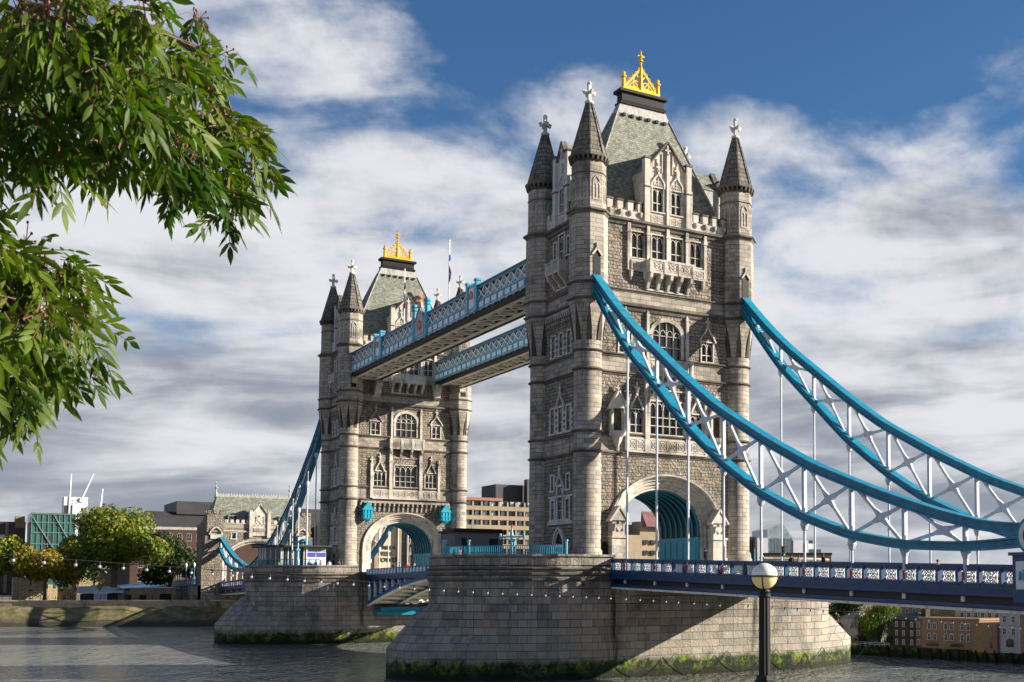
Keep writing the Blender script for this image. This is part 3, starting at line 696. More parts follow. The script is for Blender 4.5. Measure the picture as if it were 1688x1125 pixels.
                n_ = b.build('statue_niche', TRIM, root); g = MB(fr); g.prism([(x-.55, 14.0)]+[(x+p, z) for p, z in arch_pts(.55, 15.4, 16.2, 8)]+[(x+.55, 14.0)], .01, .63 if False else .05); g.build('niche_recess', RUSTBLACK, n_)
            b = MB(fr); b.prism([(-7.9, 0)]+[(-7.45+p, z) for p, z in arch_pts(.45, 1.9, 2.5, 8)]+[(-7.0, 0)], .01, .06); b.build('side_door', BLACK, root)
        else:
            corbel_table(root, fr, -7.4, 7.4, 9.85, 11.5, .78, .55)
            for sg in (-1, 1):
                b = MB(fr); x = sg*6.5; b.box(x-.75, x+.75, .3, 1.4, 8.6, 10.0); b.prism([(x-.95, 9.95), (x+.95, 9.95), (x, 11.2)], .2, 1.5)
                for k in (-.5, 0, .5): b.box(x+k-.06, x+k+.06, 1.4, 1.47, 8.7, 9.9)
                b.box(x-.8, x+.8, 1.4, 1.48, 9.2, 9.3); b.lathe(x, .85, [(8.0, .1), (8.3, .5), (8.6, .75)], 6); b.lathe(x, .85, [(11.1, .08), (11.5, .05)], 5)
                b.build('signal_shelter', CYAN, root)
    for fr in (FWs, FE):
        H = []
        for x in (-1.85, 0, 1.85):
            H.append(window(root, fr, x*1.0, .82, 22.35, 24.7, 1, 2, m=WTRIM, surround=.13, quoin=True))
            H.append(window(root, fr, x*1.02, .95, 14.2, 16.8, 2, 2, m=WTRIM, surround=.2, quoin=True))
        H.append(window(root, fr, 0, 1.3, 32.6, 35.4, 2, 2, m=WTRIM))
        for x in (-1.6, 1.6): H.append(window(root, fr, x, .6, 32.9, 34.8, 1, 2, m=WTRIM))
        H.append(window(root, fr, 0, 1.2, 5.0, 8.4, 2, 3, m=WTRIM, surround=.26))
        for x in (-1.75, 1.75):
            H.append(window(root, fr, x, .7, 5.0, 7.0, 1, 2, m=WTRIM, surround=.3)); H.append(window(root, fr, x*1.05, .65, 8.1, 9.6, 1, 1, m=WTRIM, surround=.2))
        b = MB(fr); wall(b, -5.3, 5.3, 0, 36.3, H, BANDS); b.build('side_wall', [ASH, RUB], root)
        b = MB(fr)
        for z in STRINGS: mould(b, -4.4, 4.4, z)
        mould(b, -4, 4, 27.2, .75, .42); mould(b, -4, 4, 28.85, .34, .22); mould(b, -4, 4, 36.15, .8, .45); b.build('string_course', STR, root)
        corbel_table(root, fr, -3.1, 3.1, 25.7, 26.95, .5, .45)
        oriel(root, fr, 1.5, 1.15, 31.1, 32.3, 29.6, 3, m=TRIM)
        b = MB(fr); ogee(b, 0, .9, 16.9, 2.2); ogee(b, 0, .75, 8.6, 1.8); b.box(-2.9, 2.9, 0, .12, 4.45, 4.75); b.box(-2.9, 2.9, 0, .1, 7.3, 7.5)
        # doorway
        for p, q in zip(gothic(1.25, 2.2, 4.1), gothic(1.25, 2.2, 4.1)[1:]): b.beam((p[0], .15, p[1]), (q[0], .15, q[1]), .3, .22)
        for p, q in zip(gothic(1.0, 2.2, 3.7), gothic(1.0, 2.2, 3.7)[1:]): b.beam((p[0], .1, p[1]), (q[0], .1, q[1]), .25, .14)
        for sg in (-1, 1): b.box(sg*1.12-.16, sg*1.12+.16, 0, .3, 0, 2.25); b.box(sg*1.9-.28, sg*1.9+.28, 0, .1, .2, 2.2)
        b.box(-1, 1, 0, .12, 2.0, 2.4); b.build('window_dressing', WTRIM, root)
        b = MB(fr); b.prism([(-.95, 0)]+gothic(.95, 2.2, 3.6)+[(.95, 0)], .0, .05)
        for sg in (-1, 1): b.box(sg*1.9-.18, sg*1.9+.18, .1, .12, .35, 2.0)
        b.build('side_door', BLACK, root)
        b = MB(fr)
        for sg in (-1, 1):
            a, c = sorted((sg*1.5, sg*3.9)); b.box(a, c, -.4, .06, 36.3, 37.45)
            for k in range(2): x = a+.3+k*1.15; b.mi = 0; b.box(x, x+.62, -.42, .1, 37.3, 38.3); b.mi = 1; b.box(x-.06, x+.68, -.48, .18, 38.3, 38.46); b.mi = 0
        b.build('battlement', [TRIM, STR], root)
        dormer(root, fr, 1.45, 43.0, 45.4, 3.2, 1, WTRIM)
    # vault of the roadway arch
    b = MB()
    def ell(k, n, r=5.2): th = pi*k/n; return (-r*cos(th), 3.7+(4.5-(5.2-r))*abs(sin(th))**.92)
    b.loft([[(u, v, z) for v, z in [(-5.2, 0)]+[ell(k, 20) for k in range(21)]+[(5.2, 0)]] for u in (A_-1.6, -A_+1.6)], cap=False, closed=False)
    b.face([(-5.25, -9, 9.8), (5.25, -9, 9.8), (5.25, 9, 9.8), (-5.25, 9, 9.8)])
    b.build('archway_vault', DKNAVY, root)
    b = MB()
    for i in range(8):
        u = -3.9+i*1.11
        P = [(-5.1, 3.4)]+[ell(k, 20, 5.14) for k in range(21)]+[(5.1, 3.4)]
        for p, q in zip(P, P[1:]): b.beam((u, p[0], p[1]), (u, q[0], q[1]), .17, .10)
    b.build('vault_rib', CYAN, root)
    b = MB()
    for sg in (-1, 1):
        a, c = sorted((sg*5.0, sg*5.16)); b.box(-4.1, 4.1, a, c, .02, 3.3)
        for i in range(6): a2, c2 = sorted((sg*4.93, sg*5.0)); b.box(-3.9+i*1.3, -2.9+i*1.3, a2, c2, .5, 2.9)
    b.build('archway_panel', CYAN, root)
    # roof
    b = MB(); r = [(37.0, 4.05, 9.15), (38.5, 3.66, 8.2), (44, 2.21, 5.87), (50.2, .62, 3.2), (51.05, .5, 2.85)]
    def rect(u, v, z): return [(-u, -v, z), (u, -v, z), (u, v, z), (-u, v, z)]
    b.loft([rect(u, v, z) for z, u, v in r[:4]]); roof = b.build('roof', SLATE, root)
    b = MB(); b.loft([rect(u+.03, v+.05, z) for z, u, v in ((49.95, .69, 3.3), (51.1, .5, 2.85))]); 
    b.build('lead_flashing', LEAD, roof)
    b = MB()
    for su in (1, -1):
        for k in range(6): v = -2.6+k*1.04; b.beam((su*.74, v, 49.75), (su*.98, v, 49.75), .34, .34)
    b.build('roof_vent', BLACK, roof)
    b = MB()
    for su in (1, -1):
        for sv in (1, -1): b.tube([(su*4.0, sv*8.9, 37.2), (su*3.68, sv*8.22, 38.5), (su*2.23, sv*5.89, 44), (su*.64, sv*3.22, 50.2)], .1, 5)
    b.build('hip_flashing', LEAD, roof)
    b = MB(); b.loft([rect(u, v, z) for z, u, v in ((51.1, .7, 2.9), (51.3, .75, 2.95), (51.5, .58, 2.7), (52.25, .58, 2.7), (52.45, .85, 3.05), (52.75, .85, 3.05), (52.85, .6, 2.8))]); b.build('roof_cap', BLACK, root)
    b = MB(); f = Fr((0, 0), (0, 1), (1, 0)); b.fr = f
    b.box(-2.35, 2.35, -.25, .25, 52.8, 53.25); b.box(-2.2, 2.2, -.12, .12, 53.2, 53.5)
    for sg in (-1, 1):
        b.lathe(sg*2.2, 0, [(52.8, .26), (54.3, .22), (54.35, .34), (54.5, .34), (54.6, .16), (54.9, .22), (55.05, .05)], 8, OCT)
        b.beam((sg*2.1, 0, 53.3), (0, 0, 55.8), .2, .24)
        for k in range(5): t = (k+.6)/5.4; b.ball(sg*(2.1-2.1*t), 0, 53.55+2.5*t, .17, 6)
        b.beam((sg*1.0, 0, 53.3), (sg*.95, 0, 54.6), .14, .14); b.beam((sg*.15, 0, 53.4), (sg*1.0, 0, 54.3), .12, .12); b.beam((sg*1.7, 0, 53.3), (sg*1.0, 0, 54.1), .12, .12); b.beam((sg*.15, 0, 54.5), (sg*.6, 0, 55.0), .12, .12)
        pts = [(sg*.62+.36*cos(j*pi/5), 0, 53.9+.36*sin(j*pi/5)) for j in range(11)]
        for p, q in zip(pts, pts[1:]): b.beam(p, q, .09, .12)
    b.lathe(0, 0, [(52.8, .26), (55.9, .2), (56.1, .12), (56.5, .12), (56.6, .26), (56.75, .26), (56.9, .11), (57.75, .08), (57.95, .03)], 8, OCT)
    b.box(-.42, .42, -.09, .09, 57.1, 57.28); b.ball(0, 0, 57.7, .14, 6)
    for q in ((0, .28), (0, -.28)): b.beam((0, 0, 57.19), (0, q[1], 57.19), .16, .16)
    b.build('gilded_crest', GOLD, root)
    b = MB(); b.box(-5.2, 5.2, -9, 9, 36.0, 36.9); b.build('roof_gutter', LEAD, root)
    return root
# ================= BUILD PIERS AND TOWERS =================
SP = -82.3; MID = SP/2
pier = make_pier()
place(pier, (SP, 0, 0), pi, label='granite river pier under the farther bridge tower, glass cabin standing on its rounded end')
tower = make_tower()
place(tower, (SP, 0, 0), pi, label='farther and smaller looking of the two gothic stone bridge towers, turquoise shelters beside its arch')

# ================= HIGH WALKWAYS =================
def make_walkway():
    """box girder along u at v -9.35..-4.9, lattice sides"""
    root = thing('high_walkway', 'nearer high level blue and white walkway, carrying the terracotta crest and both flagpoles', 'walkway', group='high level walkways between the towers')
    u0, u1 = SP+5.75, -5.75; va, vb = -9.35, -4.9
    b = MB()
    for v in (va, vb):
        b.box(u0, u1, v-.18, v+.18, 34.35, 34.85); b.box(u0, u1, v-.26, v+.26, 34.75, 34.92)
    b.build('top_rail', mat('deep_teal_paint', (.004, .10, .18), .4, streak=.3), root)
    b = MB(); b.box(u0, u1, va+.1, vb-.1, 34.5, 34.62); b.build('walkway_roof', LEAD, root)
    b = MB()
    for v in (va, vb):
        b.box(u0, u1, v-.14, v+.14, 31.75, 32.95); b.box(u0, u1, v-.2, v+.2, 32.85, 33.02); b.box(u0, u1, v-.22, v+.22, 31.68, 31.86)
    b.build('side_girder', LTEAL, root)
    n = 36; st = (u1-u0)/n
    b = MB()
    for k in range(n):
        for v in (va-.15, vb+.15): b.box(u0+k*st+.32, u0+(k+1)*st-.32, v-.02, v+.02, 32.05, 32.68)
    b.build('girder_panel', WHITE, root)
    b = MB()
    for k in range(n+1):
        for v in (va-.16, vb+.16): b.box(u0+k*st-.07, u0+k*st+.07, v-.05, v+.05, 31.8, 32.9)
    b.build('girder_stiffener', LTEAL, root, kind='stuff')
    b = MB()   # rusty row of rivet plates along the lower flange
    for k in range(n):
        for v in (va-.2, vb+.2): b.box(u0+(k+.35)*st, u0+(k+.65)*st, v-.03, v+.03, 31.55, 31.72)
    b.build('rivet_plate', RUST, root, kind='stuff')
    b = MB()
    for v in (va, vb): b.box(u0, u1, v-.1, v+.1, 31.05, 31.7); b.box(u0, u1, v-.3, v+.3, 31.0, 31.12)
    b.build('lower_flange', BLACK, root)
    m = 36; s2 = (u1-u0)/m
    for v in (va, vb):
        b = MB()
        for k in range(m):
            for o in (0,):
                a, c = u0+k*s2, u0+(k+1)*s2
                b.beam((a, v-.15, 33.0), (c, v-.15, 34.4), .17, .05, (0, 1, 0)); b.beam((a, v+.15, 34.4), (c, v+.15, 33.0), .17, .05, (0, 1, 0)); b.beam((a, v-.1, 34.4), (c, v-.1, 33.0), .17, .05, (0, 1, 0)); b.beam((a, v+.1, 33.0), (c, v+.1, 34.4), .17, .05, (0, 1, 0))
        b.build('lattice', WHITE, root)
    b = MB(); b.box(u0, u1, va+.12, va+.16, 33.0, 34.4); b.box(u0, u1, vb-.16, vb-.12, 33.0, 34.4); b.build('side_glazing', mat('grey_blue_glazing', (.16, .24, .28), .15, var=.3, vs=.6), root)
    b = MB(); b.box(u0, u1, va+.1, vb-.1, 31.5, 31.6); b.build('walkway_floor', RUSTBLACK, root)
    b = MB()
    b.box(u0, u1, va+.35, va+1.0, 31.0, 31.1); b.box(u0, u1, vb-1.0, vb-.35, 31.0, 31.1)
    k = 0; x = u0+.4
    while x < u1-.8:
        b.box(x, x+.30, va+.35, vb-.35, 30.98, 31.3)
        b.beam((x, va+.6, 31.15), (x+3.5, vb-.6, 31.15), .34, .12); b.beam((x, vb-.6, 31.26), (x+3.5, va+.6, 31.26), .34, .1); x += 3.5
    b.build('soffit_bracing', CREAM, root)
    for uc in (-25.1, -61.9):    # panelled posts
        b = MB()
        for q in (-1.45, 1.45): b.box(uc+q-.32, uc+q+.32, va-.42, va+.2, 31.8, 35.5); b.box(uc+q-.42, uc+q+.42, va-.5, va+.28, 35.5, 35.75)
        b.box(uc-1.2, uc+1.2, va-.3, va+.2, 31.8, 35.3); p = b.build('post', LTEAL, root)
        b = MB(); b.box(uc-.8, uc+.8, va-.36, va-.29, 32.3, 34.8); b.build('post_panel', WHITE, p)
        b = MB(); b.fr = Fr((0, va-.36), (1, 0), (0, -1)); coat_of_arms(b, uc, 33.8, 0, .5); b.build('post_shield', RUST, p)
    uc = -43.8; b = MB()
    for q in (-2.5, 2.5): b.lathe(uc+q, va-.1, [(31.8, .42), (35.9, .38), (36.0, .52), (36.2, .52), (36.3, .36), (36.5, .55), (36.85, .5), (36.9, .3)], 8, OCT)
    b.prism([(uc-2.2, 31.9), (uc+2.2, 31.9), (uc+2.2, 34.8), (uc+.9, 35.4), (uc, 36.3), (uc-.9, 35.4), (uc-2.2, 34.8)], va-.25, va+.25)
    c = b.build('crest_frame', LTEAL, root)
    b = MB(); b.fr = Fr((0, va-.26), (1, 0), (0, -1)); b.prism([(uc-1.6, 32.3), (uc+1.6, 32.3), (uc+1.6, 34.4), (uc, 35.9), (uc-1.6, 34.4)], 0, .06); b.build('crest_panel', mat('crest_panel_paint', (.42, .36, .40), .6, var=.4, vs=4), c)
    b = MB(); b.fr = Fr((0, va-.33), (1, 0), (0, -1)); coat_of_arms(b, uc, 33.5, 0, .7); b.beam((uc-1.8, 0, 34.3), (uc, 0, 36.1), .18, .2); b.beam((uc+1.8, 0, 34.3), (uc, 0, 36.1), .18, .2)
    b.box(uc-.16, uc+.16, -.3, .1, 36.0, 38.2); b.box(uc-.6, uc+.6, -.26, .06, 37.2, 37.5); b.lathe(uc, -.1, [(36.0, .5), (36.4, .35), (36.8, .25)], 6); b.build('crest_ornament', RUST, c)
    b = MB()   # stone brackets carrying the ends
    for ue, sg in ((u0, 1), (u1, -1)):
        for v in (vb-.1, va+.3):
            a, c2 = sorted((ue, ue+sg*1.5)); b.loft([[(x, v-.5, z), (x, v+.5, z), (x, v+.5, 31.0), (x, v-.5, 31.0)] for x, z in ((ue-sg*.1, 28.4), (ue+sg*.7, 28.9), (ue+sg*1.0, 29.6), (ue+sg*1.6, 30.2))])
    b.build('stone_bracket', TRIM, root)
    return root
ww = make_walkway()
w2 = place(ww, (SP, 0, 0), pi, label='farther high level walkway of white lattice, seen below and behind the nearer walkway')
kill = [o for o in bpy.data.objects if o.parent == w2 and o.name.split('.')[0] == 'crest_frame']
kill += [c for c in bpy.data.objects if c.parent in kill]
for o in kill[::-1]: bpy.data.objects.remove(o)
UJ = None
def flag_mat(red_only):
    def fn(T, P, c):
        s_ = T.n('ShaderNodeSeparateXYZ', i_0=P); z = s_.outputs[2]
        t = T.m('FRACT', T.m('MULTIPLY', T.m('ADD', z, T.m('MULTIPLY', s_.outputs[0], 1.3)), .62))
        a = T.mix(T.m('GREATER_THAN', t, .30), (.55, .02, .03), (.75, .75, .77)); return T.mix(T.m('GREATER_THAN', t, .45), a, (.02, .04, .22))
    return mat('flag_cloth', (.6, .1, .1), .8, fn=fn)
FLAG = flag_mat(0)
for (u, zb, lab, dr) in ((-51.1, 34.9, 'flagpole with a drooping red, white and blue flag in front of the farther tower roof', .2), (-33.7, 34.9, 'tall flagpole with a limp flag standing alone against the cloud right of the walkway crest', -.3)):
    r = thing('flagpole', lab, 'flagpole', (u, -9.35, zb), group='flagpoles on the high walkway')
    b = MB(); b.lathe(0, 0, [(-2.2, .10), (7.9, .06), (7.95, .13), (8.15, .1), (8.2, .02)], 8); b.build('pole', WHITE, r)
    b = MB(); rows = []
    for k in range(13):
        t = k/12; z = 6.2-3.7*t; ww_ = .10+.42*sin(t*pi)**.5*(.6+.4*sin(7*t+dr*9))
        rows.append([(.06, .02*sin(5*t), z), (.06+ww_*.45, .16*sin(9*t+1), z-.12), (.06+ww_*.7, -.14*sin(8*t), z-.25), (.06+ww_, .1*cos(9*t), z-.35)])
    R = [[b.P(p) for p in q] for q in rows]
    for a, c in zip(R, R[1:]):
        for k in range(3): b.F([a[k], a[k+1], c[k+1], c[k]])
    o = b.build('flag', FLAG, r); md = o.modifiers.new('s', 'SOLIDIFY'); md.thickness = .02

# ================= SUSPENSION CHAINS =================
UT = [(5.6, 31.0), (9.2, 27.75), (12.7, 24.75), (15.7, 22.5), (19.3, 20.1), (24.9, 16.35), (29.7, 13.4), (36.9, 9.9), (42.9, 7.3), (49.9, 4.95), (55, 3.45), (57.8, 2.75), (60.5, 2.15), (63.6, 1.95)]
LB = [(5.6, 29.3), (9.2, 25.2), (13.5, 20.75), (18.6, 16.6), (24.45, 11.85), (30.2, 8.1), (35.5, 5.3), (41.2, 3.1), (46.9, 1.45), (52.3, .6), (58.2, .32), (60.9, .38), (63.6, .5)]
US = [(63.4, 1.95), (66, 2.2), (69.5, 3.2), (75.5, 4.9), (83.4, 6.5), (90.4, 8.8), (97.2, 10.9)]
US = [(63.4, 1.9), (66.2, 2.15), (71, 3.2), (75.6, 4.0), (83.4, 6.3), (90.5, 8.7), (97.2, 10.8)]
LS = [(63.4, .5), (68, .72), (75.2, .95), (80, 1.6), (84.1, 2.45), (90.1, 4.95), (97.2, 9.3)]
def interp(P, u):
    for (a, x), (c, y) in zip(P, P[1:]):
        if a <= u <= c:
            return x+(y-x)*(u-a)/(c-a)
    return P[-1][1] if u > P[-1][0] else P[0][1]
def smooth_pts(P, n=40):
    out = []
    for k in range(n+1):
        u = P[0][0]+(P[-1][0]-P[0][0])*k/n; d = 1.2
        out.append((u, (interp(P, max(P[0][0], u-d))+2*interp(P, u)+interp(P, min(P[-1][0], u+d)))/4 if 0 < k < n else interp(P, u)))
    return out
def chord(P, th, up, wd=.40, n=44):
    """riveted box chord: web, wide flanges"""
    b = MB(); Q = smooth_pts(P, n); T_ = []
    for k, (u, z) in enumerate(Q):
        a = Q[max(0, k-1)]; c = Q[min(n, k+1)]; t = Vector((c[0]-a[0], c[1]-a[1])).normalized(); T_.append(Vector((-t.y, t.x))*(-1 if up else 1))
    for (o0, o1, w0) in ((0, .12, wd+.08), (.12, th-.12, wd-.10), (th-.12, th, wd+.08)):
        b.loft([[(u+nr.x*o, v, z+nr.y*o) for o, v in ((o0, -w0), (o0, w0), (o1, w0), (o1, -w0))] for (u, z), nr in zip(Q, T_)])
    for off in (-.62, .62):   # longitudinal ribs on the flange
        b.loft([[(u+nr.x*o, v, z+nr.y*o) for o, v in ((-.06, off-.04), (-.06, off+.04), (.2, off+.04), (.2, off-.04))] for (u, z), nr in zip(Q, T_)]) if False else None
    for o0 in (.36*th, .58*th):   # longitudinal ribs
        for sg in (-1, 1): b.loft([[(u+nr.x*o, v, z+nr.y*o) for o, v in ((o0, sg*(wd-.12)), (o0, sg*(wd-.04)), (o0+.07, sg*(wd-.04)), (o0+.07, sg*(wd-.12)))] for (u, z), nr in zip(Q, T_)])
    return b
NODES = [13.6, 19.15, 24.6, 30.2, 35.6, 41.3, 46.9, 52.5, 58.25]
def deck_z(u): return .98-.0263*u
def make_chain():
    root = thing('suspension_chain', 'turquoise suspension chain sweeping down across the front of the nearer tower and its arch', 'suspension chain', (0, -9.2, 0), group='turquoise suspension chains of the bridge')
    chord(UT, .70, True).build('upper_chord', TEAL, root); chord(LB, .64, False).build('lower_chord', TEAL, root)
    chord(US, .8, True, n=20).build('upper_chord', TEAL, root); chord(LS, .75, False, n=20).build('lower_chord', TEAL, root)
    nodes = [9.4]+NODES
    def web(PU, PL, nd, tu, tl, us):
        for k, u in enumerate(nd):
            zu, zl = interp(PU, u)-tu*.7, interp(PL, u)+tl*.7
            if zu-zl > .3:
                b = MB()
                for sg in (-1, 1): b.box(u+sg*.10-.045, u+sg*.10+.045, -.14, .14, zl, zu)
                b.box(u-.055, u+.055, -.10, .10, zl, zu)
                b.lathe(u, 0, [(zl-.1, .24), (zl+.5, .21), (zl+.55, .14)], 8, OCT); b.lathe(u, 0, [(zu-.45, .14), (zu-.4, .21), (zu+.1, .24)], 8, OCT)
                b.build('vertical_brace', CHAINWHITE, root)
            if k+1 < len(nd):
                u2 = nd[k+1]; zu2, zl2 = interp(PU, u2)-tu*.8, interp(PL, u2)+tl*.8
                if min(zu-zl, zu2-zl2) > -.2 and max(zu-zl, zu2-zl2) > .9:
                    b = MB(); p0, p1, q0, q1 = (u+.2, 0, zu), (u2-.2, 0, zl2), (u+.2, 0, zl), (u2-.2, 0, zu2)
                    b.beam(p0, p1, .22, .20, (0, 1, 0)); b.beam(q0, q1, .22, .18, (0, 1, 0))
                    d1 = Vector(p1)-Vector(p0); d2 = Vector(q1)-Vector(q0); den = d1.x*d2.z-d1.z*d2.x
                    if abs(den) > 1e-3:
                        e = Vector(q0)-Vector(p0); t = (e.x*d2.z-e.z*d2.x)/den; t = min(max(t, .2), .8); c = Vector(p0)+d1*t
                        b.lathe_ = None; 
                        for dd, hh in ((d1, .20), (d2, .18)):
                            n_ = dd.normalized()
                            for sg2 in (-1, 1): a0 = c; a1 = c+n_*sg2*1.0; b.loft([[(a0.x-n_.z*w, yy, a0.z+n_.x*w) for w, yy in ((-.30, -.13), (.30, -.13), (.30, .13), (-.30, .13))], [(a1.x-n_.z*w, yy, a1.z+n_.x*w) for w, yy in ((-.1, -.1), (.1, -.1), (.1, .1), (-.1, .1))]])
                    for p in (p0, p1, q0, q1):
                        cx = p[0]; b.box(cx-.2, cx+.2, -.15, .15, p[2]-.16, p[2]+.16)
                    b.build('cross_brace', CHAINWHITE, root)
    web(UT, LB, nodes, .70, .64, 1); web(US, LS, [68.8, 74.4, 80, 85.6, 91.2], .8, .75, 1)
    for u in NODES+[68.8, 74.4, 80, 85.6]:
        zl = interp(LB if u < 63 else LS, u); zd = deck_z(u)-1.2
        b = MB(); b.lathe(u, 0, [(zl+.1, .30), (zl-.35, .34), (zl-.75, .20), (zl-.8, .105), (zd, .105)], 8, OCT) if zl-zd > 2.2 else b.lathe(u, 0, [(zl+.1, .42), (zl-.5, .20), (zd, .14)], 8, OCT)
        if zl-zd > 3: b.lathe(u, 0, [(zd+(zl-zd)*.45, .14), (zd+(zl-zd)*.45+.7, .14)], 8, OCT)
        b.build('hanger_rod', CHAINWHITE, root)
    b = MB(Fr((64.4, 0), (1, 0), (0, -1), 1.15))
    def disc(mi, r0, r1, d0, d1):
        b.mi = mi; b.loft([[(r*cos(2*pi*k/28), d, r*sin(2*pi*k/28)) for k in range(28)] for r, d in ((r0, d0), (r0, d1), (r1, d1))]); 
    disc(0, 1.2, .01, -.68, .68); disc(1, .98, .01, -.74, .74); disc(2, .62, .01, -.79, .79); b.build('joint_roundel', [TEAL, WHITE, RED], root)
    b = MB(); b.box(62.9, 64.9, -.75, .75, -2.9, .15); b.box(62.7, 65.1, -.9, .9, -.05, .15); p = b.build('joint_pedestal', NAVY, root)
    b = MB(); b.fr = Fr((0, -.75), (1, 0), (0, -1)); b.box(63.2, 64.6, 0, .05, -2.1, -.4); b.mi = 1; coat_of_arms(b, 63.9, -1.3, .05, .35); b.build('pedestal_panel', [WHITE, LTEAL], p)
    return root
ch = make_chain()
place(ch, (0, 9.2, 0), 0, label='turquoise suspension chain sweeping down from the right hand turret of the nearer tower')
place(ch, (SP, 9.2, 0), pi, label='far right turquoise suspension chain, glimpsed through the arch of the farther tower')
place(ch, (SP, -9.2, 0), pi, label='far left turquoise suspension chain rising steeply behind the glass cabin to the farther tower')
# chains rotated by pi keep their own side: shift handled by location
# ================= DECKS =================
def make_side_span():
    root = thing('side_span_deck', 'navy deck with white lattice parapet panels, running from the near pier out to the right', 'bridge deck', group='side span decks of the bridge')
    L0, L1 = R0+.02, 93.0
    f = Fr((0, 0), (1, 0), (0, 1), .98, -.0263)
    def part(nm, mt, *bx, par=None):
        b = MB(f)
        for q in bx: b.box(*q)
        return b.build(nm, mt, par or root)
    part('roadway', ASPHALT, (L0, L1, -5.6, 5.6, -1.45, -1.15)); part('footway', PAVE, (L0, L1, -8.95, -5.62, -1.5, -1.0), (L0, L1, 5.62, 8.95, -1.5, -1.0))
    b = MB(f); x = L0+1
    while x < L1: b.box(x, x+3, -.06, .06, -1.15, -1.146); x += 6
    b.build('lane_marking', LINE, root)
    for sg in (-1, 1):
        def bx(x0, x1, y0, y1, z0, z1): a, c = sorted((sg*y0, sg*y1)); return (x0, x1, a, c, z0, z1)
        part('parapet', NAVY, bx(L0, L1, 8.98, 9.32, -.16, 0), bx(L0, L1, 9.02, 9.28, -.36, -.16), bx(L0, L1, 9.02, 9.30, -1.36, -1.14), *[bx(u-.1+k*.0, u+.1, 9.0, 9.34, -1.36, -.1) for u in [10.9+5.6*j/3 for j in range(44)] for k in (0,)])
        part('cornice', NAVY, bx(L0, L1, 8.9, 9.46, -1.52, -1.34), bx(L0, L1, 8.9, 9.38, -1.75, -1.52), bx(L0, L1, 8.9, 9.52, -1.95, -1.75))
        part('girder_web', DKNAVY, bx(L0, L1, 8.85, 8.98, -2.5, -1.9))
        part('girder_flange', NAVY, bx(L0, L1, 8.7, 9.40, -2.68, -2.46), bx(L0, L1, 8.7, 9.3, -2.76, -2.66))
        part('flange_soffit', CREAM, bx(L0, L1, 6.9, 9.28, -2.95, -2.765))
        # pierced panels
        proto = None
        pan = MB(Fr((0, 0), (1, 0), (0, 1)))
        r = .62/2
        for (p, q) in (((-.5, -.42), (.5, .42)), ((-.5, .42), (.5, -.42)), ((0, -.42), (0, .42)), ((-.5, 0), (.5, 0)), ((-.5, -.42), (.5, -.42)), ((-.5, .42), (.5, .42)), ((-.5, -.42), (-.5, .42)), ((.5, -.42), (.5, .42))): pan.beam((p[0], 0, p[1]*.9), (q[0], 0, q[1]*.9), .065, .06, (0, 1, 0))
        for rr in (.22, .38):
            pts = [(rr*1.15*cos(2*pi*j/12), 0, rr*sin(2*pi*j/12)) for j in range(13)]
            for p, q in zip(pts, pts[1:]): pan.beam(p, q, .07, .06, (0, 1, 0))
        nm = 0
        for j in range(43):
            u = 10.9+5.6*(j+.5)/3
            if j == 0 and sg == -1: o = proto = pan.build('parapet_panel', WHITE, root); PROTO.append(o)
            else: o = PROTO[0].copy(); COL.objects.link(o); o.parent = root
            o.location = (u, sg*9.16, .98-.0263*u-.74)
        part('panel_backing', mat('pale_blue_panel', (.30, .42, .60), .5) if sg < 0 else bpy.data.materials['pale_blue_panel'], bx(L0, L1, 9.0, 9.04, -1.14, -.36)) if False else None
        b = MB(f)
        for j in range(15): u = 13.6+5.6*j-.25; a, c = sorted((sg*9.3, sg*9.40)); b.box(u-.1, u+.1, a, c, -1.0, -.45)
        b.build('shield_plaque', RED, root)
        b = MB(f)
        for j in range(15): u = 13.0+5.6*j; a, c = sorted((sg*8.97, sg*9.1)); b.box(u-.16, u+.16, a, c, -2.38, -2.02)
        b.build('bearing_block', CREAM, root)
    b = MB(f)
    x = L0+.5
    while x < L1: b.box(x, x+.35, -8.6, 8.6, -2.6, -1.5); x += 2.8
    for v in (-4.5, 0, 4.5): b.box(L0, L1, v-.2, v+.2, -2.7, -1.5)
    b.build('cross_girder', RUSTBLACK, root)
    part('deck_soffit', RUSTBLACK, (L0, L1, -8.9, 8.9, -1.62, -1.52))
    return root
PROTO = []
dk = make_side_span()
place(dk, (SP, 0, 0), pi, label='short looking navy blue deck between the far pier and the stone gatehouse')
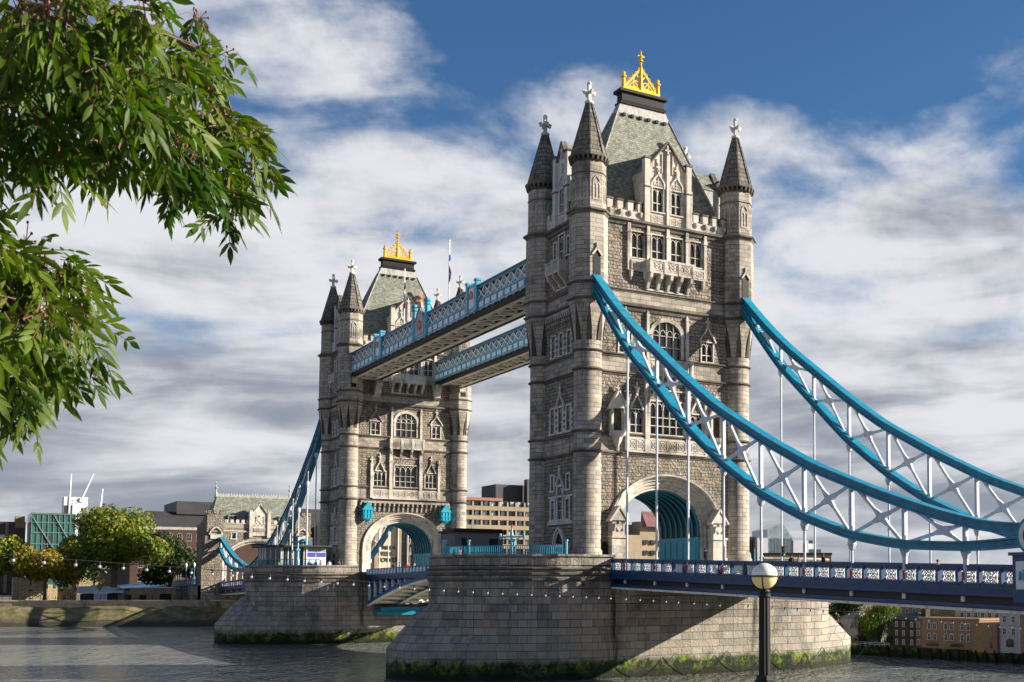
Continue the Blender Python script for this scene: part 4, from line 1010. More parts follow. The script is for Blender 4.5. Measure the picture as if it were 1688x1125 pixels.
def make_bascule():
    root = thing('bascule_leaf', 'far half of the lifting roadway, its curved blue girder springing from the far pier', 'lifting bridge', (SP, 0, 0), group='lifting bascule leaves between the piers')
    a0, a1 = R0+.02, -MID-.05   # local u from far pier towards middle
    def zb(u): t = (a1-u)/(a1-a0); return -1.15-4.1*t**1.7
    def zr(u): return .50+.35*(u-a0)/(a1-a0)
    b = MB(Fr((0, 0), (1, 0), (0, 1), .5-.35*a0/(a1-a0), .35/(a1-a0)))
    for v in (-7.6, 7.6): b.box(a0, a1, v-.14, v+.14, -.14, 0); b.box(a0, a1, v-.12, v+.12, -1.0, -.86)
    n = 22
    for k in range(n+1):
        for v in (-7.6, 7.6): u = a0+(a1-a0)*k/n; b.box(u-.08, u+.08, v-.15, v+.15, -1.0, 0)
    b.build('parapet', NAVY, root); fr = b.fr
    b = MB(fr)
    for k in range(n):
        u = a0+(a1-a0)*k/n; st = (a1-a0)/n
        for v in (-7.6, 7.6): b.box(u+.22, u+st-.22, v-.05, v+.05, -.80, -.2)
    b.build('parapet_panel', WHITE, root)
    b = MB(fr)
    for v in (-7.6, 7.6): b.box(a0, a1, v-.3, v+.3, -1.32, -1.0); b.box(a0, a1, v-.2, v+.2, -1.7, -1.32)
    b.build('fascia', NAVY, root)
    b = MB(fr); b.box(a0, a1, -7.5, 7.5, -1.3, -1.12); b.build('roadway', ASPHALT, root)
    m_ = 20
    for v in (-7.3, -2.6, 2.6, 7.3):
        U = [a0+(a1-a0)*k/m_ for k in range(m_+1)]
        b = MB(); b.loft([[(u, v-.32, zb(u)), (u, v+.32, zb(u)), (u, v+.32, zb(u)+.12), (u, v-.32, zb(u)+.12)] for u in U]); b.build('curved_soffit_plate', CREAM, root)
        b = MB(); b.loft([[(u, v-.3, zb(u)+.121), (u, v+.3, zb(u)+.121), (u, v+.3, zb(u)+.62), (u, v-.3, zb(u)+.62)] for u in U]); b.build('curved_chord', MIDBLUE, root)
        b = MB(); N = 11
        for k in range(N):
            u, u2 = a0+(a1-a0)*k/N+.25, a0+(a1-a0)*(k+1)/N-.1
            if -1.2-zb(u) > .8: b.beam((u+.1, v, zb(u)+.5), (u+.1, v, -.9), .5, .3, (0, 1, 0))
        b.build('web_post', CHAINWHITE, root)
        b = MB()
        for k in range(N):
            u, u2 = a0+(a1-a0)*k/N+.35, a0+(a1-a0)*(k+1)/N+.25
            if -1.2-zb(u) > .8: b.beam((u, v, -.95), (u2, v, zb(u2)+.5), .26, .34, (0, 1, 0))
        b.build('web_diagonal', MIDBLUE, root)
    b = MB()
    for k in range(10):
        u = a0+1.0+(a1-a0-1)*k/10; b.box(u-.12, u+.12, -7.2, 7.2, zb(u)+.2, zb(u)+.75); b.beam((u, -2.6, zb(u)+.4), (u+1.4, -7.2, zb(u)+.5), .2, .2); b.beam((u, 2.6, zb(u)+.4), (u+1.4, -2.6, zb(u)+.5), .2, .2)
    b.build('cross_frame', CREAM, root)
    b = MB(); b.box(a0-.0, a0+2.2, -6.6, 7.0, -6.6, -6.1); b.box(a0, a0+2.0, -6.0, 6.4, -6.1, -5.4); b.build('bearing_gallery', TEAL, root)
    return root
bl = make_bascule()
place(bl, (0, 0, 0), pi, label='near half of the lifting roadway, mostly hidden behind the rounded end of the near pier')
# ================= RIVER BANKS =================
def polyslab(name, poly, z0, z1, m_, **kw):
    b = MB(); b.vprism(poly, z0, z1); return b.build(name, m_, None, **kw)
GROUND = mat('bank_ground', (.14, .125, .10), .9, vs=.2, var=.3)
BANKWALL = stone('embankment_stone', (.46, .40, .29), (.33, .28, .20), (.14, .12, .09), 2.2, .7, .7, .6, .4, msize=.04)
def mudfn(T, P, c):
    s_ = T.n('ShaderNodeSeparateXYZ', i_0=P); z = T.m('ADD', s_.outputs[2], T.m('MULTIPLY', T.noise(P, .5, 6, .7), 1.6))
    c = T.mix(T.ss(T.noise(P, .35, 6, .7), .42, .62), c, (.075, .085, .02)); return T.mix(T.ss(z, -8.2, -9.6), c, (.035, .028, .016))
MUD = mat('foreshore_mud', (.17, .13, .07), .9, var=.35, vs=.6, bump=1., bs=1.2, fn=mudfn)
NB = [(-1500, -1500), (-230, -1500), (-206, -90), (-190, -48), (-180, -28), (-173, -14), (-171, 14), (-171, 60), (-171, 1500), (-1500, 1500)]
polyslab('riverbank', NB, -12.5, -6.3, BANKWALL, kind='structure')
polyslab('bank_lawn', [(x-(1.2 if x > -1000 else 0), y) for x, y in NB], -6.3, -6.28, GROUND, kind='structure')
b = MB(); E_ = [(-230, -400), (-206, -90), (-190, -48), (-180, -28), (-173, -14), (-171, 14), (-171, 300)]
b.loft([[(x-1, y, -6.7), (x+.5, y, -7.0), (x+3, y, -8.3), (x+7, y-1, -9.9), (x+11, y-2, -11.2), (x+14, y-2, -12)] for x, y in [((E_[i][0]*(4-j)+E_[i+1][0]*j)/4+1.2*sin(i*7+j*2.1), (E_[i][1]*(4-j)+E_[i+1][1]*j)/4) for i in range(len(E_)-1) for j in range(4)]+[E_[-1]]], cap=False, closed=False); b.build('foreshore', MUD, recalc=False, kind='structure')
r = thing('river_wall', 'long pale stone river wall with a coping below the left bank trees', 'wall')
b = MB(); 
for (x0, y0), (x1, y1) in zip(E_, E_[1:]): b.loft([[(x-.9, y, -6.6), (x+.05, y, -6.6), (x+.05, y, -5.65), (x-.9, y, -5.65)] for x, y in ((x0, y0), (x1, y1))])
b.build('wall_face', BANKWALL, r)
b = MB()
for (x0, y0), (x1, y1) in zip(E_, E_[1:]): b.loft([[(x-1.0, y, -5.65), (x+.2, y, -5.65), (x+.2, y, -5.4), (x-1.0, y, -5.4)] for x, y in ((x0, y0), (x1, y1))])
b.build('coping', TRIM, r)
polyslab('south_embankment', [(93.2, -900), (900, -900), (900, 900), (93.2, 900)], -12.5, -4.6, PAVE, kind='structure')
P0 = Vector((-5.77, 36.12)); dv = Vector((.98912, .14712)); nv = Vector((.14712, -.98912))
FR_ = Fr(tuple(P0), tuple(dv), tuple(nv))
def rb(s_, d): q = P0+dv*s_+nv*d; return (q.x, q.y)
polyslab('downstream_bank', [rb(60, 0), rb(-6, 0), rb(-22, -30), (-70, 160), (-120, 330), (300, 700), (500, 300), (200, 60)], -12.5, -9.75, GROUND, kind='structure')
ALG = stone('quay_brick', (.36, .24, .15), (.24, .16, .10), (.12, .10, .08), .9, .3, .6, .5, .4, algae=True)
r = thing('quay_wall', 'brown quay wall green with weed at its foot, timber fender piles standing against it', 'wall')
b = MB(FR_); b.box(-5, 9.8, -.6, .12, -12, -9.7); b.box(9.8, 20.6, -.6, .3, -12, -9.55); b.box(20.6, 60, -.6, .12, -12, -9.7); b.build('wall_face', ALG, r)
for s_ in (4.8, 7.3, 9.6, 11.6, 12.9, 14.3, 15.6, 16.9, 18.2, 19.5, 20.8, 23.0, 24.6):
    b = MB(FR_); b.box(s_-.11, s_+.11, .3, .52, -12.5, -9.6+.25*((s_*7) % 1)); b.build('fender_pile', BLACK, r)
b = MB(FR_); 
for s_ in [-2.4+k*.8 for k in range(10)]: b.box(s_-.03, s_+.03, 0, .05, -9.75, -9.2)
for z in (-9.25, -9.45): b.box(-2.4, 4.8, 0, .05, z, z+.05)
b.build('guard_rail', WHITE, r)

# ================= BUILDINGS =================
BRICK = stone('brown_brick', (.33, .225, .14), (.26, .17, .105), (.24, .18, .13), .5, .16, .3, .2, .25, msize=.015)
DBRICK = stone('dark_brick', (.075, .055, .045), (.05, .038, .03), (.07, .06, .05), .5, .16, .3, .2, .3, msize=.015)
RBRICK = stone('red_brick', (.085, .048, .036), (.06, .036, .028), (.06, .045, .038), .8, .3, .3, .2, .4, msize=.02)
RENDER = mat('cream_render', (.48, .44, .37), .8, var=.1, vs=.4, streak=.3)
GREYR = mat('grey_render', (.36, .36, .40), .8, var=.1, vs=.4, streak=.3)
TANR = mat('tan_concrete', (.28, .22, .15), .85, var=.16, vs=.3, streak=.35)
TANBR = stone('tan_brick', (.30, .22, .14), (.22, .16, .10), (.2, .16, .12), .5, .16, .3, .2, .3, msize=.015)
DKSLATE = mat('dark_slate_roof', (.045, .05, .065), .6, var=.25, vs=.5)
DKROOF = mat('lead_dark_roof', (.03, .03, .034), .6, var=.3, vs=.15, streak=.4)
LGLASS = mat('sky_tinted_glass', (.30, .38, .44), .12, var=.3, vs=.4, spec=.9)
GGLASS = mat('green_glass', (.035, .10, .092), .12, var=.35, vs=.15, spec=.9)
WCLAD = mat('white_cladding', (.74, .76, .82), .5, var=.05, vs=.3)
DPANE = mat('dark_small_pane', (.012, .014, .018), .35, spec=.3)
def win_inst(par, fr, s_, z, w, h, proto, m_frame, arched=False, d=.0, key=None):
    if key not in proto:
        b = MB(fr); t = min(.10, w*.10)
        def P_(q): return q
        f0 = Fr((0, 0), fr.s, fr.d); b.fr = f0
        pts = [(-w/2, 0)]+([(x, zz) for x, zz in arch_pts(w/2, h*.72, h, 6)] if arched else [(-w/2, h), (w/2, h)])+[(w/2, 0)]
        b.mi = 1; b.prism(pts, -.02, .02); b.mi = 0
        for p, q in zip(pts, pts[1:]): b.beam((p[0], .03, p[1]), (q[0], .03, q[1]), t*.5, .06)
        b.box(-w/2-t, w/2+t, 0, .10, -t*.8, 0); b.box(-t*.2, t*.2, 0, .05, 0, h*.95); 
        if h > 1.2*w: b.box(-w/2, w/2, 0, .05, h*.5-t*.18, h*.5+t*.18)
        o = b.build('window', [m_frame, DPANE], par); proto[key] = o
    else:
        o = proto[key].copy(); COL.objects.link(o); o.parent = par
    x, y, zz = fr(s_, d, z); o.location = (x, y, zz); return o
def block(name, label, cat, fr, s0, s1, dep, z0, z1, wallm, wins, frm=None, roof=None, group=None, arched=False, setd=.03, parapet=.0, extra=None):
    r = thing(name, label, cat, fr((s0+s1)/2, -dep/2, z0), 0, group)
    f = Fr((fr.o[0]-r.location.x, fr.o[1]-r.location.y), fr.s, fr.d, -z0)
    b = MB(f); b.box(s0, s1, -dep, 0, z0, z1); b.build('wall', wallm, r)
    b = MB(f); b.box(s0-.1, s1+.1, -dep-.1, .1+.0, z1-.01+parapet, z1+.25+parapet) if not roof else None
    if not roof: b.build('coping', wallm, r)
    elif roof[0] == 'hip':
        h = roof[1]; q = (s1-s0)*.5; i = min(dep/2, q)*.9; b.loft([[(s0-.2, .2, z1), (s1+.2, .2, z1), (s1+.2, -dep-.2, z1), (s0-.2, -dep-.2, z1)], [(s0+i, -dep/2+.01, z1+h), (s1-i, -dep/2+.01, z1+h), (s1-i, -dep/2-.01, z1+h), (s0+i, -dep/2-.01, z1+h)]]); b.build('roof', roof[2], r)
    elif roof[0] == 'mansard':
        h, i = roof[1], roof[3]; b.loft([[(s0-.1, .1, z1), (s1+.1, .1, z1), (s1+.1, -dep-.1, z1), (s0-.1, -dep-.1, z1)], [(s0+i, -i, z1+h), (s1-i, -i, z1+h), (s1-i, -dep+i, z1+h), (s0+i, -dep+i, z1+h)]]); b.build('roof', roof[2], r)
    pr = {}
    for (ss, zz, w, h) in wins:
        for s_ in ss:
            for z in zz: win_inst(r, f, s_, z, w, h, pr, frm or WHITE, arched, setd, (w, h, arched))
    if extra: extra(r, f)
    return r
def lin(a, b_, n): return [a+(b_-a)*(k+.5)/n for k in range(n)]
# --- right bank ---
def cx(r, f):
    b = MB(f)
    for s_ in (11.0, 14.6, 18.2): b.prism([(s_-.9+.55, -9.3)]+[(s_+.55+x, z) for x, z in arch_pts(1.0, -9.2, -8.85, 8)]+[(s_+1.45, -9.3)], 0, .06)
    b.build('ground_floor_arch', GLASS, r)
    b = MB(f); b.box(17.7, 21.1, -4, .45, -9.75, -6.3); b.build('corner_stair_block', BRICK, r)
    b = MB(f)
    for k in range(3): b.box(20.2, 20.5, .45, .48, -9.2+k*1.1, -8.5+k*1.1)
    b.build('slit_window', GLASS, r)
block('brick_warehouse', 'brown brick building of paired arched windows directly above the weedy quay piles', 'building', FR_, 9.9, 18.4, 5, -9.75, -6.1, BRICK,
      [(sum([[a-.42, a+.42] for a in (11.5, 14.0, 16.4)], []), (-8.55, -7.25), .5, .8)], arched=True, extra=cx)
block('terrace_house', 'dark brick house with a grey hipped roof and white sash windows right of the willow', 'building', FR_, 5.4, 9.6, 4, -9.75, -6.25, DBRICK,
      [((6.0, 7.1, 8.4), (-9.3, -8.2, -7.1), .34, .62)], roof=('hip', .95, DKSLATE), extra=lambda r, f: MB(f).box(8.6, 9.3, -2.4, -1.6, -6.2, -4.9).build('chimney', DBRICK, r))
block('bay_house', 'narrow tan brick bay with white windows between the dark house and the brown warehouse', 'building', FR_, 9.0, 9.85, 3, -9.75, -6.5, TANBR, [((9.42,), (-9.2, -8.1, -7.1), .4, .6)])
block('white_house', 'small white house half hidden left of the willow tree', 'building', FR_, -3.6, -.4, 4, -9.75, -6.2, RENDER, [((-3, -1.6), (-8.9, -7.6), .35, .5)], roof=('hip', .9, SLATE))
F2 = Fr(rb(0, -8), tuple(dv), tuple(nv)); F3 = Fr(rb(0, -16), tuple(dv), tuple(nv))
block('rear_brick_block', 'brown brick block seen behind the roof of the dark house, just under the bridge deck', 'building', F2, -2.2, 7.0, 5, -9.75, -3.5, BRICK, [(lin(-1.8, 6.6, 7), (-6.9, -5.6, -4.55), .45, .6)], arched=True)
block('dark_rear_block', 'grey brown block behind the brick one at its right end', 'building', F2, 7.05, 8.9, 5, -9.75, -3.6, TANBR, [((7.6, 8.4), (-6.6, -5.1), .4, .6)])
block('cream_block', 'cream rendered building with dark square windows behind the brown warehouse', 'building', F2, 8.95, 20.5, 5, -9.75, -3.6, RENDER, [(lin(9.5, 20, 10), (-6.0, -4.85), .5, .62)], frm=WHITE)
block('grey_house', 'narrow pale grey house with an arched lower window beside the tan block', 'building', FR_, 21.2, 24.0, 5, -9.75, -5.3, GREYR, [((21.9, 23.1), (-7.6, -6.2), .5, .75)], frm=WHITE, extra=lambda r, f: MB(f).prism([(22.1, -9.0)]+[(22.6+x, z) for x, z in arch_pts(.5, -8.4, -8.0, 8)]+[(23.1, -9.0)], 0, .04).build('arched_window', GLASS, r))
block('tan_block', 'long tan brick block cut by the right edge of the picture', 'building', FR_, 24.05, 44, 6, -9.75, -5.2, TANBR, [(lin(24.3, 43, 16), (-9.0, -7.7, -6.4), .42, .7)])
r = thing('quay_cabin', 'little white glazed garden cabin on the quay in front of the dark house', 'cabin', (*rb(5.7, -.5), -9.7))
b = MB(Fr((0, 0), tuple(dv), tuple(nv))); b.box(-1.1, .0, -1.0, 0, 0, .75); b.build('brick_side', BRICK, r); b = MB(Fr((0, 0), tuple(dv), tuple(nv))); b.prism([(-.1, .8), (1.3, .8), (.6, 1.1)], -1, .05); b.box(-.9, 0, -1, 0, .76, .85); b.build('roof', WHITE, r)
b = MB(Fr((0, 0), tuple(dv), tuple(nv))); b.box(0, 1.2, -1, -.05, 0, .8); b.build('glazing', GLASS, r)
b = MB(Fr((0, 0), tuple(dv), tuple(nv)))
for k in range(5): b.box(k*.29, k*.29+.06, -.05, 0, 0, .8)
b.build('glazing_bar', WHITE, r)
# --- far bank buildings ---
FB = Fr((-190, 0), (0, 1), (1, 0))
def hotel_extra(r, f):
    b = MB(f)
    for k in range(9): b.box(40, 90, 0, .9, -4+2.55*k+1.5, -4+2.55*k+2.95-.3)
    b.build('balcony_band', TANR, r)
    b = MB(f)
    for j in range(21): s_ = 40+j*2.5; b.box(s_-.22, s_+.22, 0, .8, -6, 20.2)
    b.build('concrete_fin', TANR, r)
    b = MB(f); random.seed(3)
    for k in range(9):
        for j in range(20):
            if random.random() < .75: s_ = 40.5+j*2.5; a = s_+random.random()*.8; b.box(a, a+.9, .1, .14, -4+2.55*k+2.75, -4+2.55*(k+1)+1.5)
    b.build('window_blind', LGLASS, r, kind='stuff')
    b = MB(f); b.box(40, 66, -6, .95, 20.5, 21.3); b.build('red_roof_edge', mat('pink_tile_edge', (.26, .12, .10), .8), r)
    b = MB(f); b.box(66, 78, -14, -4, 19.5, 25.5); b.box(74, 76, -3, -1, 19.5, 27); b.build('plant_room', DKROOF, r)
block('concrete_hotel', 'sand coloured concrete hotel with bands of strip windows between the two bridge towers', 'building', FB, 40, 90, 22, -6, 20.3, GLASS, [], extra=hotel_extra)
def hb(r, f):
    b = MB(f)
    for s0, s1, z in ((98, 106.5, 12), (106.6, 112, 16), (112.1, 117, 11)): b.box(s0, s1, 0, 6-(s0-98)*.15, -6, z)
    b.build('stepped_bay', TANR, r)
    b = MB(f); b.loft([[(s_, 3, 14.5), (s_, 6.5, 14.5), (s_, 3.4, 19)] for s_ in (107.8, 117)]); b.build('sloping_red_glazing', mat('red_brown_glazing', (.17, .085, .08), .4, var=.3, vs=.6), r)
    b = MB(f)
    for s_ in (99.5, 102.5, 107.5, 110, 113.5):
        for z in (3, 6.5, 9.5): b.box(s_, s_+1.6, 5.2, 6.3-(s_-98)*.15+.05, z, z+1.2)
    b.build('dark_opening', GLASS, r)
block('stepped_block', 'brown concrete stepped block with a sloping red glass roof, seen through the nearer arch', 'building', FB, 96, 130, 18, -6, 15, TANR, [(lin(97, 129, 10), (0, 5, 10), 1.6, 1.4)], extra=hb)
def sg_(r, f):
    b = MB(f)
    for s_ in (26, 31.5, 37.5, 40, 42.5): b.box(s_-.5, s_+.5, 0, .8, -6, 13.5)
    b.build('concrete_fin', TANR, r)
    b = MB(f)
    for s_ in (38.2, 40.7): b.box(s_, s_+1.2, .1, .2, -4, 12)
    b.build('vertical_window', GLASS, r)
    tm = mat('dark_sign_lettering', (.03, .025, .02), .6)
    for k, t in enumerate(('GUOMAN', 'HOTELS', 'THE TOWER')):
        cu = bpy.data.curves.new('sign_lettering', 'FONT'); cu.body = t; cu.size = 1.5; cu.extrude = .05; cu.align_x = 'CENTER'; cu.offset = .03
        tmp = bpy.data.objects.new('tmp', cu); COL.objects.link(tmp); dg = bpy.context.evaluated_depsgraph_get(); me = bpy.data.meshes.new_from_object(tmp.evaluated_get(dg)); bpy.data.objects.remove(tmp)
        o = bpy.data.objects.new('sign_lettering', me); COL.objects.link(o); me.materials.clear(); me.materials.append(tm); o.parent = r
        o.matrix_basis = Matrix(((0, 0, 1, f(32.6, .12, 0)[0]), (1, 0, 0, f(33.2, .12, 0)[1]), (0, 1, 0, f(0, 0, 7.0-1.6*k)[2]), (0, 0, 0, 1)))
block('sign_block', 'sandy concrete hotel wing lettered THE TOWER, seen through the arch of the farther bridge tower', 'building', FB, 22, 39.9, 20, -6, 14, mat('sand_concrete', (.55, .45, .30), .85, var=.1, vs=.3), [], extra=sg_)
block('brick_office', 'brick building with a dark roof rising between the gatehouse and the farther tower', 'building', Fr((-215, 0), (0, 1), (1, 0)), 12, 36, 16, -6, 13.0, RBRICK, [(lin(12.5, 35, 9), (1, 4.5, 8), 1.2, 1.9)], roof=('mansard', 5.5, DKROOF, 4), arched=True)
block('arcaded_brick_office', 'dark red brick building with arched windows and long black roof, left of the gatehouse', 'building', Fr((-400, 0), (0, 1), (1, 0)), 2, 52, 40, -6, 20.4, RBRICK, [(lin(4, 32, 8), (-1, 4.5, 10, 15.2), 1.7, 3.0)], roof=('mansard', 6.6, DKROOF, 6), arched=True,
      extra=lambda r, f: (MB(f).box(2, 52, -.1, .3, 19.5, 20.6).build('eaves_band', LEAD, r), MB(f).box(19, 46, -34, -4, 26, 31.2).build('roof_pavilion', DKROOF, r)))
def gl(r, f):
    b = MB(f)
    for k in range(9): s_ = -34.5+k*1.7; b.box(s_-.09, s_+.09, 0, .25, 4, 22.6)
    for z in (8, 12, 16, 19.5, 22.5): b.box(-34.5, -21, 0, .3, z-.12, z+.12)
    b.beam((-34, .3, 21), (-26, .3, 8), .35, .35); b.beam((-27.5, .3, 22), (-22, .3, 12), .35, .35); b.build('glazing_bar', mat('green_steel', (.12, .20, .18), .5), r)
    b = MB(f); b.box(-31, -28, -.1, .06, 5, 15); b.build('dark_core', DKROOF, r)
block('green_glass_office', 'green glass box of an office rising above the trees on the left', 'building', Fr((-363, 0), (0, 1), (1, 0)), -34.5, -21, 20, -6, 22.6, GGLASS, [], extra=gl)
def dk_(r, f):
    b = MB(f)
    for s_ in (-49.6, -44.4): b.box(s_, s_+2.8, .0, .1, 12.6, 15.6)
    b.build('bright_window', LGLASS, r)
    b = MB(f)
    for s_ in (-51.2, -46, -41): b.box(s_-.5, s_+.5, 0, .8, -5, 20)
    b.box(-38.5, -35.5, -4, .5, 18, 22.3); b.build('brown_pier', TANBR, r)
block('dark_office', 'dark low office block with two bright windows at the left edge above the trees', 'building', Fr((-380, 0), (0, 1), (1, 0)), -52, -35.2, 20, -6, 20.0, DKROOF, [], extra=dk_)
def lv(r, f):
    b = MB(f)
    for k in range(14): b.box(-18.4, -13.4, 0, .3, 22.5+k*.58, 22.8+k*.58)
    b.build('louvre', WCLAD, r); b = MB(f); b.box(-21.2, -18.5, -.3, .05, 23, 28); b.build('dark_opening', DKROOF, r)
block('louvred_plant_tower', 'white louvred rooftop tower standing between the cranes on the left skyline', 'building', Fr((-402, 0), (0, 1), (1, 0)), -21.3, -13.2, 8, -6, 31, WCLAD, [], extra=lv)
r = thing('round_tower', 'short dark cylindrical rooftop tower with a white rim right of the louvred one', 'building', (-402, -9.5, -6))
b = MB(); b.lathe(0, 0, [(0, 3.1), (32.2, 3.1)], 20); b.build('drum', GGLASS, r); b = MB(); b.lathe(0, 0, [(31.6, 3.3), (32.6, 3.3)], 20); b.build('rim', WHITE, r)
for (u, v, z0, u2, v2, z1, lab) in ((-402, -19.6, 24, -402, -19.2, 40, 'upright white crane mast at the left of the three cranes'), (-402, -15.2, 31, -402, -11.5, 40.5, 'leaning white crane jib in the middle of the left skyline'), (-402, -8.8, 27, -402, -8.2, 34.8, 'short bluish crane mast above the round tower')):
    r = thing('crane', lab, 'crane', (u, v, z0), 0, 'construction cranes on the left skyline'); b = MB(); q = Vector((u2-u, v2-v, z1-z0))
    for o in ((0, .3), (0, -.3), (.3, 0)): b.beam((o[0], o[1], 0), (q.x+o[0]*.5, q.y+o[1]*.5, q.z), .22)
    for k in range(14): t = k/14; b.beam((q.x*t, q.y*t-.3, q.z*t), (q.x*(t+.07), q.y*(t+.07)+.3, q.z*(t+.07)), .12)
    b.build('lattice_mast', WCLAD, r); b = MB(); b.box(-.8, .8, -.8, .8, -1.5, 0); b.build('crane_cab', WHITE, r)
# Right: glass tower group beyond the deck
FG = Fr((-222, 186), (.83, .56), (.56, -.83))
r = thing('glass_gabled_office', 'office block with a glazed gable between white slabs, above the deck beside the lamp', 'building', (-222, 186, -6))
f = Fr((0, 0), (.30, .954), (.954, -.30))
def bxp(nm, m_, *q, par=None):
    b = MB(f)
    for k in q: b.box(*k)
    return b.build(nm, m_, par or r)
def SX(px): return (px-1293.5)*.2227
bxp('white_slab', WCLAD, (SX(1247), SX(1264), -20, 0, 0, 20), (SX(1306), SX(1331), -20, 0, 0, 19.3))
bxp('dark_slab', DKROOF, (SX(1228), SX(1246.8), -18, -1, 0, 20.4))
b = MB(f); b.prism([(SX(1264.2), 11), (SX(1305.8), 11), (SX(1305.8), 20), (SX(1288), 25.4), (SX(1264.2), 23)], -18, -.4); g = b.build('glass_gable', LGLASS, r)
bxp('lower_floors', GGLASS, (SX(1264.2), SX(1305.8), -18, -.5, 0, 11)); bxp('floor_band', WCLAD, (SX(1264), SX(1306), -.5, -.1, 9.6, 11.1), (SX(1264), SX(1306), -.5, -.1, 6.0, 7.6))
b = MB(f)
for k in range(8): s_ = SX(1266+k*5.4); b.box(s_-.06, s_+.06, -.4, -.2, 11, 20)
for z in (13.4, 15.6, 17.8): b.box(SX(1264.2), SX(1305.8), -.4, -.2, z-.06, z+.06)
b.build('glazing_bar', mat('grey_steel', (.25, .30, .30), .5), r)
r = thing('dark_glass_office', 'dark grey glass office with a stepped white top, right of the gabled one', 'building', (-222, 186, -6)); 
bxp('glass_wall', mat('grey_glass', (.10, .13, .15), .15, var=.3, vs=.3), (SX(1331.5), SX(1352), -16, 0, 0, 16.2), (SX(1352), SX(1362), -16, -3, 0, 14.5)); bxp('penthouse', WCLAD, (SX(1331.5), SX(1345), -12, -1, 16.2, 18.2)); bxp('roof_plant', DKROOF, (SX(1334), SX(1343), -10, -3, 18.2, 19.4))
b = MB(f)
for k in range(7): b.box(SX(1331.5), SX(1352), 0, .1, 2*k+1.5, 2*k+1.7)
b.build('floor_line', DKROOF, r)
r = thing('low_tan_building', 'low sandy building just showing above the parapet between the nearer tower and the lamp', 'building', (-200, 178, -6)); f = Fr((0, 0), (.60, .80), (.80, -.60)); bxp('wall', TANR, (-14, 8, -10, 0, 0, 13.6)); bxp('roof_edge', RUSTBLACK, (-14.3, 8.3, -10, .4, 13.6, 14.3)); bxp('window', GLASS, (-11, -7, 0, .1, 10.3, 11.6), (-4, 0, 0, .1, 10.3, 11.6))

# ================= NORTH GATEHOUSE =================
r = thing('gatehouse_tower', 'low gothic stone gatehouse with a green slate roof at the far end of the bridge', 'gatehouse', (-174, -.8, 0))
f = Fr((0, 0), (0, 1), (1, 0))
b = MB(f); GH = (-7.4, 7.4, -2.0, 7.9, 2.6, .0, [(7.4*cos(pi-pi*k/16), 2.6+5.3*abs(sin(pi*k/16))**.95) for k in range(17)])
hw_ = [window(r, f, sg*5.6, .9, 8.5, 9.8, 1, 1, m=WTRIM, surround=.25) for sg in (-1, 1)]
wall(b, -11, 11, -2, 12, [GH]+hw_, [(-3, 1), (9.9, 0), (10.3, 1), (10.9, 0)]); 
for sg in (-1, 1): b.face([(sg*11, 0, -2), (sg*11, -14, -2), (sg*11, -14, 12), (sg*11, 0, 12)], 1)
b.face([(-11, -14, 8.5), (11, -14, 8.5), (11, -14, 12), (-11, -14, 12)], 1); b.build('facade_wall', [ASH, RUB], r)
b = MB(f); b.loft([[(x, d, z) for x, z in [(-7.0, -2)]+[(7.0*cos(pi-pi*k/16), 2.6+4.9*abs(sin(pi*k/16))**.95) for k in range(17)]+[(7.0, -2)]] for d in (-1, -14)], cap=False, closed=False); b.build('archway_vault', RUSTBLACK, r)
b = MB(f); pr = [(0, -1), (0, -.5), (.4, -.3), (.6, .05), (1, .25), (1.05, 0)]
b.loft([[(-(7.0+t), d, -2) for t, d in pr]]+[[((7.0+t)*cos(pi-pi*k/20), d, 2.6+(4.9+t)*abs(sin(pi*k/20))**.95) for t, d in pr] for k in range(21)]+[[((7.0+t), d, -2) for t, d in pr]], cap=False, closed=False); b.build('arch_moulding', TRIM, r)
for sg in (-1, 1):
    b = MB(f); x0, x1 = sorted((sg*8.0, sg*11.5)); b.box(x0, x1, -3.5, .5, -2, 14.0); b.box(x0-.15, x1+.15, -3.7, .7, 9.9, 10.3); 
    for k in range(3): b.box(x0+k*1.35, x0+k*1.35+.8, -.2, .65, 14, 14.8)
    for k in range(2): b.box(x0-.02, x0+.5, -3.5+k*1.6, -2.7+k*1.6, 14, 14.8)
    x0, x1 = sorted((sg*9.2, sg*12.6)); b.loft([[(x0, -2.5, -7), (x1, -2.5, -7), (x1, 1.2, -7), (x0, 1.2, -7)], [(x0, -2.5, 3.5), (x1-.0, -2.5, 3.5), (x1, 1.2, 3.5), (x0, 1.2, 3.5)], [(x0, -2.5, 5.5), (x1-.7*(sg > 0), -2.5, 5.5), (x1-.7*(sg > 0), .7, 5.5), (x0+.7*(sg < 0), .7, 5.5)], [(x0, -2.5, 9), (x1-.7*(sg > 0), -2.5, 9), (x1-.7*(sg > 0), .7, 9), (x0+.7*(sg < 0), .7, 9)]])
    b.build('corner_turret', [RUB], r)
    b = MB(f); x = sg*9.6
    for p, q in zip(gothic(1.3, 9.2, 11.0), gothic(1.3, 9.2, 11.0)[1:]): b.beam((x+p[0], .75, p[1]), (x+q[0], .75, q[1]), .35, .3)
    b.box(x-1.2, x+1.2, .5, 1.0, 8.3, 9.4); b.build('chain_housing', TRIM, r)
b = MB(f)
for k in range(13):
    x = -7.6+k*1.2
    if abs(x) > 2.2: b.box(x, x+.65, -.4, .2, 12, 12.8)
mould(b, -8, 8, 10.1, .5, .3); mould(b, -8, 8, 11.9, .3, .2)
